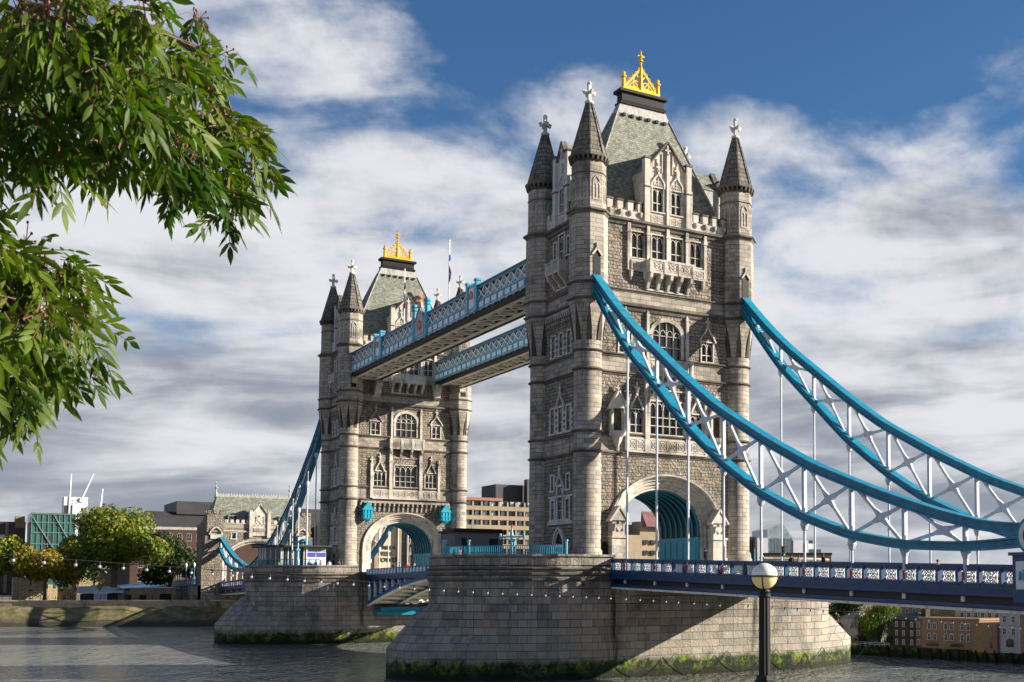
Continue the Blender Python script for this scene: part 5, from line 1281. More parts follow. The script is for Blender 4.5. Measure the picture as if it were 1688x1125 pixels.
# gablet
b.prism([(-1.9, 9.2), (1.9, 9.2), (1.9, 14), (0, 16.4), (-1.9, 14)], -2, .3)
for sg in (-1, 1): b.box(sg*2.0-.35, sg*2.0+.35, -.5, .6, 8.8, 15); b.beam((sg*1.9, .2, 14.0), (0, .2, 16.6), .7, .25)
b.fr = Fr((.3, 0), (0, 1), (1, 0)); tracery(b, -1.3, 1.3, 10.2, 11.0, 0, 3); coat_of_arms(b, 0, 12.9, 0, .9); 
for k in range(6): b.ball(-1+.4*k, .05, 11.6+(k % 2)*.4, .16, 6)
b.fr = f; b.build('parapet', TRIM, r)
b = MB(f); b.loft([[(-10.6, -.8, 12.2), (10.6, -.8, 12.2), (10.6, -13, 12.2), (-10.6, -13, 12.2)], [(-8.2, -6.4, 18.4), (8.2, -6.4, 18.4), (8.2, -7.4, 18.4), (-8.2, -7.4, 18.4)]]); rf = b.build('roof', SLATE, r)
b = MB(f); b.box(-8.2, 8.2, -7.2, -6.6, 18.35, 18.9)
for k in range(28): b.box(-8.1+k*.6, -7.8+k*.6, -7.0, -6.8, 18.9, 19.25)
for sg in (-1, 1): b.lathe(sg*8.3, -6.9, [(18, .45), (19, .3), (19.6, .15), (20.2, .15), (20.3, .4), (20.5, .4), (20.6, .12), (21.3, .12), (21.4, .3), (21.6, .1), (22, .03)], 8)
b.build('ridge_cresting', LEAD, rf)
for sg in (-1, 1):
    b = MB(f); b.box(sg*5.6-1.1, sg*5.6+1.1, -4, -1.0, 12, 13.9); b.build('roof_dormer', SLATE, r); b = MB(f); b.box(sg*5.6-.8, sg*5.6+.8, -1.0, -.95, 12.3, 13.6); b.build('dormer_opening', BLACK, r)
b = MB(f); b.box(-12.6, 12.6, -14, 1.4, -13, -2.2); b.build('foundation', PIER, r)
# approach viaduct behind gatehouse
r = thing('approach_viaduct', 'approach road viaduct with blue parapet and stone face running left behind the trees', 'viaduct', (-188, 0, 0))
f = Fr((0, 0), (-1, 0), (0, -1), -1.9, -.0125)
b = MB(f); b.box(.1, 160, -9, 9, -11, .1); b.build('stone_face', RUB, r); b = MB(f); b.box(.1, 160, -6, 6, .1, .14); b.build('roadway', ASPHALT, r)
b = MB(f)
for sg in (-1, 1): a, c = sorted((sg*8.9, sg*9.2)); b.box(.1, 160, a, c, 1.2, 1.4); b.box(.1, 160, a, c, .0, .35)
for k in range(54):
    for sg in (-1, 1): a, c = sorted((sg*8.85, sg*9.25)); b.box(3*k, 3*k+.4, a, c, -1.6 if k % 1 == 0 else 0, 1.5)
b.build('parapet', MIDBLUE, r); b = MB(f)
for k in range(53): b.box(3*k+.6, 3*k+2.8, 8.95, 9.1, .45, 1.15)
b.build('parapet_panel', WHITE, r)
LAMPM = mat('lamp_glass', (.8, .8, .78), .3)
def std_lamp(u, v, z, h, lab, grp):
    r = thing('bridge_lamp', lab, 'street lamp', (u, v, z), 0, grp)
    b = MB(); b.lathe(0, 0, [(0, .34), (.5, .34), (.6, .2), (1.6, .14), (h-.5, .09), (h-.4, .2), (h-.25, .12)], 8); b.build('post', LTEAL, r)
    b = MB(); b.lathe(0, 0, [(h-.25, .12), (h-.1, .26), (h+.45, .34)], 6); b.lathe(0, 0, [(h+.45, .38), (h+.7, .12), (h+.85, .03)], 6); b.build('lantern', LAMPM, r)
for u, lab in ((-196, 'turquoise lamp standard nearest the gatehouse on the viaduct'), (-206, 'middle turquoise lamp standard of the three on the viaduct'), (-217, 'turquoise lamp standard farthest left on the viaduct')): std_lamp(u, -9, -1.9, 4.6, lab, 'lamp standards on the viaduct')

# ================= TOWER WALLS, PAVILIONS =================
OLDST = stone('old_curtain_stone', (.50, .42, .27), (.36, .30, .19), (.2, .16, .1), .9, .35, .9, 2.0, .4, msize=.05)
def castle(lab, v0, v1, u, ztop, dep, crenel):
    r = thing('castle_wall', lab, 'castle wall', (u, 0, 0)); b = MB(Fr((0, 0), (0, 1), (1, 0))); b.box(v0, v1, -dep, 0, -6.4, ztop); b.build('wall_face', OLDST, r)
    b = MB(Fr((0, 0), (0, 1), (1, 0))); k = v0
    while k < v1-.5 and crenel: b.box(k, k+1.1, -1, 0, ztop, ztop+1.1); k += 1.8
    if crenel: b.build('battlement', OLDST, r)
    b = MB(Fr((0, 0), (0, 1), (1, 0))); b.box((v0+v1)/2-.15, (v0+v1)/2+.15, 0, .06, -2.2, -.4); b.box((v0+v1)/2-.5, (v0+v1)/2+.5, 0, .06, -3.6, -3.3); b.build('arrow_slit', BLACK, r)
castle('round shouldered old stone wall with an arrow slit behind the leftmost trees', -46.8, -39.2, -229, -.2, 6, False)
castle('taller old stone wall with battlements behind the big plane tree', -33.0, -24.5, -229, .9, 8, True)
castle('long low stretch of old stone wall behind the glass kiosk', -39.1, -33.1, -231, -3.0, 5, True)
r = thing('gravel_building', 'low beige exhibition building beside the big tree, at the foot of the viaduct', 'building', (-198, 0, 0)); f = Fr((0, 0), (0, 1), (1, 0))
bxp('wall', TANR, (-27.0, -14, -10, 0, -6.4, -3.4), (-24.5, -14.5, -8, .4, -6.4, -2.9)); bxp('dark_opening', BLACK, (-25.5, -24.2, 0, .45, -6.2, -4.4), (-22.5, -21, .4, .46, -6.2, -4.4), (-18, -15.5, .4, .46, -6.2, -4.2)); bxp('roof_edge', LEAD, (-27.2, -13.8, -10, .6, -2.95, -2.7))
for k, (v, lab) in enumerate(((-33.6, 'white roofed open pavilion left of the glass kiosk'), (-28.6, 'white roofed open pavilion between the kiosk and the big tree trunk'))):
    r = thing('pavilion', lab, 'pavilion', (-197, v, -6.4), 0, 'white roofed pavilions on the left bank'); f = Fr((0, 0), (0, 1), (1, 0))
    b = MB(f); b.loft([[(-2.6, .5, 2.4), (2.6, .5, 2.5), (2.6, .5, 2.6), (-2.6, .5, 2.5)], [(-1.4, -4, 3.9), (2.2, -4, 4.0), (2.2, -4, 4.1), (-1.4, -4, 4.0)]]); b.build('roof', mat('blue_white_roof', (.55, .62, .72), .5) if k == 0 else bpy.data.materials['blue_white_roof'], r)
    b = MB(f)
    for x in (-2.4, 2.4):
        for d in (.3, -3.6): b.box(x-.06, x+.06, d-.06, d+.06, 0, 2.6+.3*(d < 0))
    b.build('post', LEAD, r); b = MB(f); b.box(-1.4, 1.8, -3.6, -1.2, 0, 2.3); b.build('stall_wall', GLASS, r)
r = thing('glass_kiosk', 'small glazed kiosk with a white frame on the left promenade', 'kiosk', (-193, -31.3, -6.4)); b = MB(Fr((0, 0), (0, 1), (1, 0))); b.box(-1.2, 1.2, -1.6, 0, 0, 2.3); b.build('glazing', LGLASS, r)
b = MB(Fr((0, 0), (0, 1), (1, 0)))
for x in (-1.25, -.4, .4, 1.25): b.box(x-.05, x+.05, -.05, .05, 0, 2.4)
b.box(-1.4, 1.4, -1.8, .2, 2.35, 2.6); b.box(-1.2, 1.2, 0, .05, .9, 1.05); b.build('frame', WHITE, r)
r = thing('promenade_railing', 'dark iron railing along the top of the left river wall', 'railing', (0, 0, 0)); b = MB()
for (x0, y0), (x1, y1) in zip(E_[1:], E_[2:-1]):
    n = int(sqrt((x1-x0)**2+(y1-y0)**2)/1.5)
    for z in (-4.5, -5.1): b.beam((x0-1.6, y0, z), (x1-1.6, y1, z), .07)
    for k in range(n): t = k/n; b.box(x0+(x1-x0)*t-1.65, x0+(x1-x0)*t-1.55, y0+(y1-y0)*t-.05, y0+(y1-y0)*t+.05, -5.6, -4.4)
b.build('rail', BLACK, r)
# ================= TREES =================
def foliage(name, c1, c2, c3, tr=.25, sc_=.35):
    def fn(T, P, c):
        n = T.noise(P, sc_, 4, .6); c = T.mix(T.ss(n, .38, .62), c1, c2)
        n2 = T.noise(P, sc_*1.7, 3, .6); c = T.mix(T.ss(n2, .52, .68, 0, .85), c, c3)
        return T.mix(T.ss(T.noise(P, 6, 2), .35, .7, 0, .5), c, tuple(x*1.8 for x in c1))
    return mat(name, c1, .55, fn=fn, trans=tr, spec=.3)
BARK = mat('tree_bark', (.10, .075, .05), .95, var=.3, vs=2, bump=.6)
AUT = foliage('autumn_plane_leaves', (.075, .12, .012), (.19, .185, .016), (.20, .115, .02))
OCH = foliage('ochre_plane_leaves', (.14, .13, .015), (.24, .17, .02), (.20, .09, .02))
GRN = foliage('green_leaves', (.03, .06, .012), (.06, .10, .015), (.09, .10, .015))
WIL = foliage('willow_leaves', (.06, .10, .012), (.20, .20, .02), (.05, .08, .012))
DRK = foliage('dark_leaves', (.02, .035, .01), (.03, .055, .012), (.06, .06, .012))
def crown_mesh(b, blobs, n, ls, rnd, droop=0.):
    tot = sum(r**2 for *_, r in blobs)
    for (x, y, z, r) in blobs:
        for k in range(int(n*r**2/tot)):
            d = Vector((rnd.gauss(0, 1), rnd.gauss(0, 1), rnd.gauss(0, 1))).normalized(); q = r*(rnd.random()**.38); p = Vector((x, y, z))+Vector((d.x*q, d.y*q, d.z*q*.86))
            nn = (d+Vector((rnd.gauss(0, .6), rnd.gauss(0, .6), rnd.gauss(0, .6)))).normalized(); u = nn.cross(Vector((0, 0, 1)) if abs(nn.z) < .9 else Vector((1, 0, 0))).normalized(); v = nn.cross(u)
            s_ = ls*(.6+.8*rnd.random()); a = rnd.random()*6.28; uu = (u*cos(a)+v*sin(a))*s_; vv = (v*cos(a)-u*sin(a))*s_*.7
            if droop: vv = Vector((0, 0, -s_*1.6)); uu = uu*.35
            i = len(b.v); b.v += [tuple(p-uu), tuple(p-vv*.8), tuple(p+uu), tuple(p+vv)]; b.f.append(([i, i+1, i+2, i+3], 0, False))
def tree(name, label, base, h, w, mat_, seed, n=9000, ls=.32, trunk=.35, group=None, tfrac=.3, nb=16, sq=1., droop=0., flat=.8):
    rnd = random.Random(seed); r = thing(name, label, 'tree', base, rnd.random()*6, group)
    b = MB(); bl = []
    for k in range(nb):
        a = rnd.random()*6.28; q = sqrt(rnd.random())*w*.36; z = h*(tfrac+.12)+(h*(1-tfrac)-h*.22)*rnd.random()
        t = (z-h*tfrac)/(h*(1-tfrac)); q *= (1-.55*max(0, t-.45)/.55)*(.6+.4*min(1, t/.25)); bl.append((q*cos(a), q*sin(a), z, w*(.13+.11*rnd.random())))
    bl.append((0, 0, h*.62, w*.27)); crown_mesh(b, bl, n, ls, rnd, droop)
    b.build('crown', mat_, r, recalc=False)
    t = MB(); t.tube([(0, 0, -.3), (.1, 0, h*.12), (.0, .15, h*tfrac), (0, 0, h*.6), (.1, .1, h*.85)], [trunk*1.35, trunk, trunk*.8, trunk*.45, trunk*.1], 9)
    for k, q in enumerate(bl[:9]): z0 = h*(tfrac-.08+.05*(k % 4)); t.tube([(0, 0, z0), (q[0]*.45, q[1]*.45, z0+(q[2]-z0)*.6), q[:3]], [trunk*.5, trunk*.28, trunk*.07], 6)
    t.build('trunk', BARK, r); return r
G1 = 'trees along the left bank'
tree('plane_tree', 'largest tree on the left bank, a broad yellow green plane with a forked trunk', (-200.5, -27.6, -6.4), 21.5, 24, AUT, 5, 22000, .38, .75, G1, .40, 30)
tree('plane_tree', 'smaller ochre tree second from the left edge, standing in front of the old stone walls', (-197.5, -42.3, -6.2), 14.3, 14.0, OCH, 11, 10000, .34, .4, G1, .36, 20)
tree('plane_tree', 'golden green tree cut by the left edge of the picture', (-204, -51.5, -6.2), 15, 14, AUT, 21, 10000, .34, .4, G1, .34, 20)
tree('dark_tree', 'dark green tree behind and right of the big plane tree', (-226, -11.5, -6.4), 17, 16, DRK, 31, 8000, .42, .4, G1, .2, 16)
tree('dark_tree', 'dark green tree filling the gap between the second tree and the big plane', (-222, -33.5, -6.4), 16, 17, DRK, 41, 8000, .42, .4, G1, .2, 16)
q = rb(2.1, -1.2); tree('willow_tree', 'yellow green weeping willow beside the dark brick house, seen under the bridge deck', (q[0], q[1], -9.8), 5.9, 6.3, WIL, 51, 9000, .13, .16, 'trees on the far right bank', .12, 22, droop=1)
q = rb(-3.6, .3); tree('slender_tree', 'bright green narrow tree hugging the right edge of the near pier', (q[0], q[1], -9.8), 4.2, 1.9, WIL, 61, 2200, .10, .08, 'trees on the far right bank', .1, 10)
q = rb(-8.5, -8); tree('dark_bank_tree', 'dark mass of a tree behind the willow just below the deck', (q[0], q[1], -9.8), 7.2, 9.5, DRK, 71, 6000, .16, .15, 'trees on the far right bank', .15, 14)
for i, (s_, d_, h_, lab) in enumerate(((4.4, -.3, 1.5, 'low round bush at the foot of the willow'), (8.0, -.3, 1.3, 'leafy bush against the dark brick house'), (-.6, .0, 1.7, 'dark bush by the white guard rail'))):
    q = rb(s_, d_-.4); r = thing('bush', lab, 'bush', (q[0], q[1], -9.75), 0, 'bushes on the quay'); b = MB(); crown_mesh(b, [(0, 0, h_*.5, h_*.55), (.7, .2, h_*.4, h_*.45), (-.7, 0, h_*.35, h_*.4)], 1500, .08, random.Random(i)); b.build('foliage', GRN if i < 2 else DRK, r, recalc=False)

# foreground ash tree
LEAF = foliage('ash_leaf', (.022, .058, .004), (.12, .16, .005), (.012, .026, .005), tr=.36, sc_=3.0)
TWIG = mat('reddish_twig', (.13, .05, .03), .7)
BL = [(110.52,-66.02,-0.09,0.25),(110.93,-65.85,-0.13,0.19),(110.50,-65.83,-0.15,0.22),(110.72,-65.83,-0.42,0.18),(111.12,-65.72,-0.21,0.17),(110.23,-65.64,-0.03,0.21),(110.83,-65.69,-0.42,0.16),(110.69,-65.74,-0.52,0.06),(110.77,-65.55,-0.05,0.18),(110.99,-65.55,-0.30,0.16),(110.18,-65.50,-0.20,0.17),(110.80,-65.64,-0.55,0.06),(111.17,-65.49,-0.16,0.09),(110.58,-65.36,-0.05,0.14),(110.80,-65.39,-0.31,0.15),(110.64,-65.46,-0.43,0.10),(110.48,-65.28,-0.33,0.13),(110.23,-65.18,0.10,0.11),(110.11,-65.14,0.33,0.07),(110.18,-65.04,0.17,0.06),(110.27,-65.15,-0.09,0.16),(110.40,-65.18,-0.33,0.11),(110.29,-65.08,-0.39,0.08),(110.27,-65.03,-0.15,0.12),(110.15,-64.95,-0.24,0.09),(110.21,-64.90,-0.10,0.06),(110.28,-65.05,-0.46,0.05),(110.44,-65.29,-0.47,0.04),(110.56,-65.83,-0.61,0.09),(110.62,-65.80,-0.77,0.13),(110.29,-65.79,-0.88,0.18),(110.66,-65.80,-1.11,0.17),(110.44,-65.79,-1.21,0.10),(110.33,-65.64,-0.74,0.13),(110.59,-65.67,-0.98,0.16),(110.36,-65.69,-1.12,0.12),(110.23,-65.53,-0.75,0.11),(110.30,-65.53,-0.93,0.14),(110.11,-65.42,-0.92,0.07),(110.47,-65.61,-1.09,0.08),(110.19,-65.46,-1.04,0.05),(110.35,-65.63,-1.23,0.07),(110.20,-65.96,-0.80,0.26),(110.15,-65.95,-1.07,0.21),(110.28,-65.99,-0.47,0.21),(110.35,-66.00,-0.25,0.24)]
rt_ = thing('ash_tree', 'leafy ash branches hanging into the upper left from a tree trunk beyond the left edge', 'tree', (108.5, -67.3, -4.6))
O = Vector((108.5, -67.3, -4.6)); t = MB()
def rel(p): return tuple(Vector(p)-O)
t.tube([(0, 0, -.2), (.05, 0, .8), (.0, .05, 2.6), (.1, .1, 4.4), (.3, .3, 6.2)], [.24, .19, .16, .13, .07], 10)
limbs = [[(108.55, -67.25, -.9), (109.2, -66.8, .1), (110.0, -66.3, .05), (110.35, -65.75, -.0), (110.4, -65.4, -.08), (110.25, -65.1, -.1), (110.2, -64.95, -.12)],
         [(108.5, -67.3, -2.0), (109.2, -66.8, -1.0), (109.9, -66.25, -.82), (110.2, -65.8, -.82), (110.15, -65.5, -.86)], [(109.2, -66.8, .1), (109.8, -66.2, .5), (110.1, -65.5, .3), (110.2, -65.15, .18)]]
for L in limbs: t.tube([rel(p) for p in L], [.06*(1-.9*k/(len(L)-1))+.006 for k in range(len(L))], 6)
rnd = random.Random(99)
lf = MB(); tw = MB()
def leaflet(p, d, nrm, L, Wd):
    s_ = d.cross(nrm).normalized(); dr = Vector((0, 0, -1))
    i = len(lf.v); q = [p, p+d*L*.28+s_*Wd*.42, p+d*L*.60+s_*Wd*.46+dr*L*.03, p+d*L*.85+s_*Wd*.2+dr*L*.08, p+d*L+dr*L*.14, p+d*L*.85-s_*Wd*.2+dr*L*.08, p+d*L*.60-s_*Wd*.46+dr*L*.03, p+d*L*.28-s_*Wd*.42, p+d*L*.3-nrm*Wd*.10, p+d*L*.62-nrm*Wd*.10+dr*L*.03, p+d*L*.86-nrm*Wd*.05+dr*L*.08]
    lf.v += [tuple(x-O) for x in q]
    for f_ in ((0, 1, 8), (1, 2, 9, 8), (2, 3, 10, 9), (3, 4, 10), (0, 8, 7), (8, 9, 6, 7), (9, 10, 5, 6), (10, 4, 5)): lf.f.append(([i+k for k in f_], 0, True))
for (x, y, z, r) in BL:
    c = Vector((x, y, z))-RT*(.045 if z > -.58 else .075)+Vector((0, 0, .055)); r = max(.03, r*.80-.012); n = int(16+2000*r*r)
    n = max(5, int(n*.85)) if r > .05 else 5
    # nearest point on limbs for twigs
    best = min(((Vector(p)-c).length, p) for L in limbs for p in L)[1]
    if r > .06: tw.tube([rel(best), rel(tuple((Vector(best)+c)/2+Vector((0, 0, .04)))), rel(tuple(c))], [.008, .006, .003], 4)
    for k in range(n):
        d = Vector((rnd.gauss(0, 1), rnd.gauss(0, 1), rnd.gauss(0, 1))).normalized(); p = c+d*r*rnd.random()**.45
        ax = (d*.5+Vector((rnd.gauss(0, .35), rnd.gauss(0, .35), -.30-.45*rnd.random()))).normalized(); Ls = .08+.05*rnd.random()
        tw.tube([rel(tuple(p)), rel(tuple(p+ax*Ls*.6+Vector((0, 0, .004)))), rel(tuple(p+ax*Ls))], .0016, 3)
        side = ax.cross(Vector((rnd.gauss(0, 1), rnd.gauss(0, 1), .2))).normalized(); nm = side.cross(ax).normalized()
        pairs = rnd.choice((2, 3, 3)); l0 = .050+.030*rnd.random()
        for j in range(pairs):
            q = p+ax*Ls*(j+.8)/(pairs+.2)
            for sg in (-1, 1): leaflet(q, (ax*.75+side*sg*.75+Vector((0, 0, -.22))).normalized(), (nm+Vector((rnd.gauss(0, .35), rnd.gauss(0, .35), rnd.gauss(0, .35)))).normalized(), l0*(.8+.4*rnd.random()), .015+.006*rnd.random())
        leaflet(p+ax*Ls, ax, nm, l0*1.15, .023)
        if rnd.random() < .10:
            for j in range(7): e = p+Vector((rnd.gauss(0, .02), rnd.gauss(0, .02), rnd.gauss(0, .02))); tw.tube([rel(tuple(p)), rel(tuple(e))], .0022, 3); tw.ball(*rel(tuple(e)), .005, 4)
lf.build('crown', LEAF, rt_, recalc=False); tr_ = t.build('trunk', BARK, rt_); tw.build('twig', TWIG, tr_, kind='stuff')
# ================= LAMP POST AND FESTOON =================
def lamp_post(u, v, lab, copy=None):
    r = thing('lamp_post', lab, 'lamp post', (u, v, -4.68), 0, 'black lamp posts on the south embankment')
    b = MB(); b.box(-.26, .26, -.26, .26, 0, 1.05); b.box(-.31, .31, -.31, .31, 0, .2); b.lathe(0, 0, [(1.05, .24), (1.2, .24), (1.28, .16), (1.36, .14)], 8, OCT); b.build('base', BLACK, r)
    b = MB(); b.lathe(0, 0, [(1.3, .098), (2.68, .088), (2.70, .105), (2.76, .105)], 20); 
    for k in range(10): a = 2*pi*k/10; b.beam((.092*cos(a), .092*sin(a), 1.34), (.085*cos(a), .085*sin(a), 2.68), .024, .02)
    b.build('post', BLACK, r)
    zc = 3.055; R = .228
    b = MB(); b.lathe(0, 0, [(2.74, .07), (2.79, .10), (2.83, .08)], 14)
    b.lathe(0, 0, [(zc-.012, R+.002), (zc-.012, R+.02), (zc+.014, R+.02), (zc+.014, R+.002)], 32, cap=False)
    for k in range(4):
        a = pi/4+pi*k/2; P = [((R+.012)*cos(t)*cos(a), (R+.012)*cos(t)*sin(a), zc+(R+.012)*sin(t)) for t in [-.0-1.35*j/8 for j in range(9)]]; b.tube(P, .011, 5)
    b.build('globe_bracket', BLACK, r)
    gm = bpy.data.materials.get('opal_globe')
    if not gm:
        def gf(T, P, c): s_ = T.n('ShaderNodeSeparateXYZ', i_0=P); return T.mix(T.m('LESS_THAN', s_.outputs[2], 3.055), (.72, .71, .66), (.72, .64, .30))
        gm = mat('opal_globe', (.8, .8, .75), .18, var=.03, fn=gf, spec=.6)
    b = MB(); b.sm = True; b.lathe(0, 0, [(zc-R*cos(pi*k/16), max(.001, R*sin(pi*k/16))) for k in range(17)], 32); b.build('globe', gm, r)
lamp_post(97.8, -53.72, 'black lamp post with a round white globe, standing in the foreground at the lower right')
r = thing('festoon_lights', 'long string of clear bulbs strung across the foreground above the water', 'string lights', (97, -60, -1.5))
KP = [Vector(p) for p in ((100.2, -66.9, -1.22), (99.3, -65.5, -1.4), (97.2, -62.1, -1.6), (95.2, -58.4, -1.82), (93.8, -54.3, -2.0), (93.5, -51.1, -2.2), (93.3, -46.6, -2.5), (93.4, -42.9, -2.8), (93.4, -38.9, -3.0))]
def cr(t):
    n = len(KP)-1; t = t*n; i = min(int(t), n-1); f_ = t-i; p0, p1, p2, p3 = KP[max(0, i-1)], KP[i], KP[i+1], KP[min(n, i+2)]
    return .5*((2*p1)+(p2-p0)*f_+(2*p0-5*p1+4*p2-p3)*f_*f_+(3*p1-p0-3*p2+p3)*f_**3)
O = Vector((97, -60, -1.5)); PT = [cr(k/300) for k in range(301)]
MB().tube([tuple(p-O) for p in PT[::4]], .0045, 4).build('cable', BLACK, r)
bulbm = mat('clear_bulb', (.38, .40, .42), .08, var=.05, spec=.9); proto = None; acc = 0; last = PT[0]
nb = 0
for p in PT[1:]:
    acc += (p-last).length; last = p
    if acc > .315:
        acc = 0; q = p-O
        if not proto:
            b = MB(); b.ball(0, 0, -.060, .020, 8); b.mi = 1; b.lathe(0, 0, [(-.045, .014), (0, .014)], 6); proto = o = b.build('bulb', [bulbm, BLACK], r)
        else: o = proto.copy(); COL.objects.link(o); o.parent = r
        o.location = q; nb += 1
for k, (p, lab) in enumerate((((100.2, -66.9), 'black mooring post holding the left end of the bulb string'), ((93.4, -38.9), 'black mooring post holding the right end of the bulb string'))):
    rr = thing('string_post', lab, 'post', (*p, -4.6)); b = MB(); b.lathe(0, 0, [(0, .06), (1.8 if k else 3.5, .05)], 8); b.build('post', BLACK, rr)

# ================= CABINS ON THE PIERS =================
r = thing('control_cabin', 'grey control cabin with dark doors and flat black roof on the near pier', 'cabin', (-7, -16.4, .08))
b = MB(); b.box(-2, 2, -2.9, 2.5, 0, 3.5); b.build('wall', mat('grey_cabin_paint', (.12, .12, .12), .7, streak=.4), r)
b = MB(); b.box(-2.2, 2.2, -3.1, 2.8, 3.5, 3.75); b.box(-1.9, 1.9, -2.8, 2.5, 3.75, 3.95); b.build('roof', BLACK, r)
for y in (-1.6, 1.5): MB().box(2.0, 2.04, y-.55, y+.4, .1, 2.9).build('door', BLACK, r)
MB().box(-1.5, 0, -2.94, -2.9, 1, 2.8).build('window', GLASS, r)
r = thing('pier_railing', 'turquoise railing curving round the end of the near pier in front of the grey cabin', 'railing', (0, 0, 1.0)); b = MB(); pts = [(9.7*cos(a), -12.2+9.7*sin(a)) for a in [-.15-2.6*k/40 for k in range(41)]]
for z in (.25, .9):
    for p, q_ in zip(pts, pts[1:]): b.beam((*p, z), (*q_, z), .07)
for p, q_ in zip(pts, pts[1:]):
    for t in (0, .33, .66): b.box(p[0]+(q_[0]-p[0])*t-.03, p[0]+(q_[0]-p[0])*t+.03, p[1]+(q_[1]-p[1])*t-.03, p[1]+(q_[1]-p[1])*t+.03, 0, .9)
b.build('balustrade', TEAL, r); b = MB()
for p in pts[::8]: b.lathe(p[0], p[1], [(0, .13), (1.3, .13), (1.35, .2), (1.5, .2)], 8)
b.build('post', LTEAL, r)
r = thing('twin_arm_lamp', 'turquoise standard with two short arms on the near pier, left of the side door', 'street lamp', (5, -17.3, .08)); b = MB(); b.lathe(0, 0, [(0, .22), (2.6, .12), (2.9, .16), (3.6, .05)], 8)
b.beam((-.9, -.9, 2.75), (.9, .9, 2.75), .14); 
for s_ in (-1, 1): b.lathe(.85*s_, .85*s_, [(2.5, .06), (2.75, .14), (3.1, .08)], 6); b.beam((0, 0, 2.2), (.6*s_, .6*s_, 2.7), .1)
b.build('post', LTEAL, r); MB().lathe(0, 0, [(3.55, .07), (3.95, .07)], 6).build('beacon', RED, r)
r = thing('glass_cabin', 'glass fronted cabin with a thin dark overhanging roof and blue posters on the far pier', 'cabin', (-82, -17.0, .08))
b = MB(); arcp = [(-3.5+5.0*cos(a)*1.0, -3.0+3.0*sin(a)) for a in [pi+pi*k/12*1.0 for k in range(13)]]
b.vprism([(5.6, 4.3), (-5.5, 4.3), (-5.5, -1.5), (-4.2, -3.6), (-1, -4.4), (2.5, -4.1), (5.6, -2.5)], 0, 3.8); b = MB(); b.vprism([(5.6, 4.3), (-5.5, 4.3), (-5.5, -1.2), (5.6, -1.2)], 0, 3.8); b.build('wall', mat('pale_cabin_panel', (.24, .27, .26), .4, var=.12, vs=.5), r)
b = MB(); GP_ = [(-5.5, -1.21), (-4.2, -3.6), (-1, -4.4), (2.5, -4.1), (5.6, -2.5), (5.6, -1.21)]; b.vprism(GP_, 0, 3.8); b.build('glass_front', GLASS, r)
b = MB()
for p_, q_ in zip(GP_, GP_[1:]):
    for t_ in (0, .33, .66): xx, yy = p_[0]+(q_[0]-p_[0])*t_, p_[1]+(q_[1]-p_[1])*t_; b.box(xx-.06, xx+.06, yy-.08, yy+.06, 0, 3.82)
b.build('glazing_bar', WHITE, r)
b = MB(); b.vprism([(6.6, 5.0), (-6, 5.0), (-6, -2), (-4.6, -4.6), (-1, -5.5), (3, -5.2), (6.6, -3.4)], 3.85, 4.1); b.build('roof', DKROOF, r)
b = MB(); b.box(5.61, 5.66, -2.3, 1.0, .3, 3.7); b.build('glazing', GLASS, r); b = MB()
for y in (-2.3, -1.5, -.7, .1, .9): b.box(5.66, 5.72, y-.05, y+.05, .1, 3.8)
b.build('glazing_bar', WHITE, r)
PO = mat('poster_blue', (.06, .07, .35), .5); PW = mat('poster_pale', (.62, .68, .78), .5, var=.3, vs=1.5)
for k in range(2):
    y0 = 1.25+1.55*k; b = MB(); b.box(5.72, 5.78, y0, y0+1.45, .5, 3.1); b.mi = 1; b.box(5.78, 5.80, y0+.05, y0+1.4, 2.3, 3.0); b.box(5.78, 5.80, y0+.05, y0+1.4, .55, 1.3 if k == 0 else .9)
    b.build('poster', [PW, PO], r)
r = thing('far_pier_railing', 'turquoise railing along the rounded end of the far pier below the glass cabin', 'railing', (-82.3, 0, 1.0)); b = MB(); pts = [(9.7*cos(a), -12.2+9.7*sin(a)) for a in [-.25-2.5*k/30 for k in range(31)]]
for z in (.25, .95):
    for p, q_ in zip(pts, pts[1:]): b.beam((*p, z), (*q_, z), .08)
for p, q_ in zip(pts, pts[1:]):
    for t in (0, .5): b.box(p[0]+(q_[0]-p[0])*t-.03, p[0]+(q_[0]-p[0])*t+.03, p[1]+(q_[1]-p[1])*t-.03, p[1]+(q_[1]-p[1])*t+.03, 0, .95)
b.build('balustrade', TEAL, r)
r = thing('signal_standard', 'tall turquoise standard with short arms in front of the glass cabin on the far pier', 'signal post', (-74.2, -17.6, .08)); b = MB(); b.lathe(0, 0, [(0, .32), (1.6, .3), (2.2, .2), (4.2, .12), (5.6, .1)], 8); b.beam((-.6, -.6, 4.6), (.6, .6, 4.6), .16); b.beam((-.6, -.6, 5.4), (.6, .6, 5.4), .14); b.box(-.3, .3, -.3, .3, 3.2, 3.5); b.build('post', LTEAL, r)
for (u, v, h, lab) in ((-74.8, -18.3, 11, 'thin white mast left of the turquoise standard on the far pier'), (-76, -15.8, 15.4, 'tallest white mast on the far pier, rising from beside the glass cabin'), (-78, -19.8, 7, 'short white mast at the left of the far pier')):
    rr = thing('mast', lab, 'mast', (u, v, .08), 0, 'white masts on the far pier'); MB().lathe(0, 0, [(0, .1), (h*.5, .07), (h, .04)], 6).build('pole', WHITE, rr); MB().lathe(0, 0, [(h, .04), (h+.05, .1), (h+.15, .1), (h+.2, .02)], 6).build('truck', WHITE, rr)
r = thing('grey_post', 'thin dark post with a lantern standing by the right side of the farther tower', 'street lamp', (-74.4, 10.6, .08)); MB().lathe(0, 0, [(0, .14), (8.4, .06)], 6).build('post', MIDBLUE, r); MB().lathe(0, 0, [(3.6, .1), (3.8, .3), (4.2, .3), (4.3, .1)], 6).build('lantern', MIDBLUE, r)
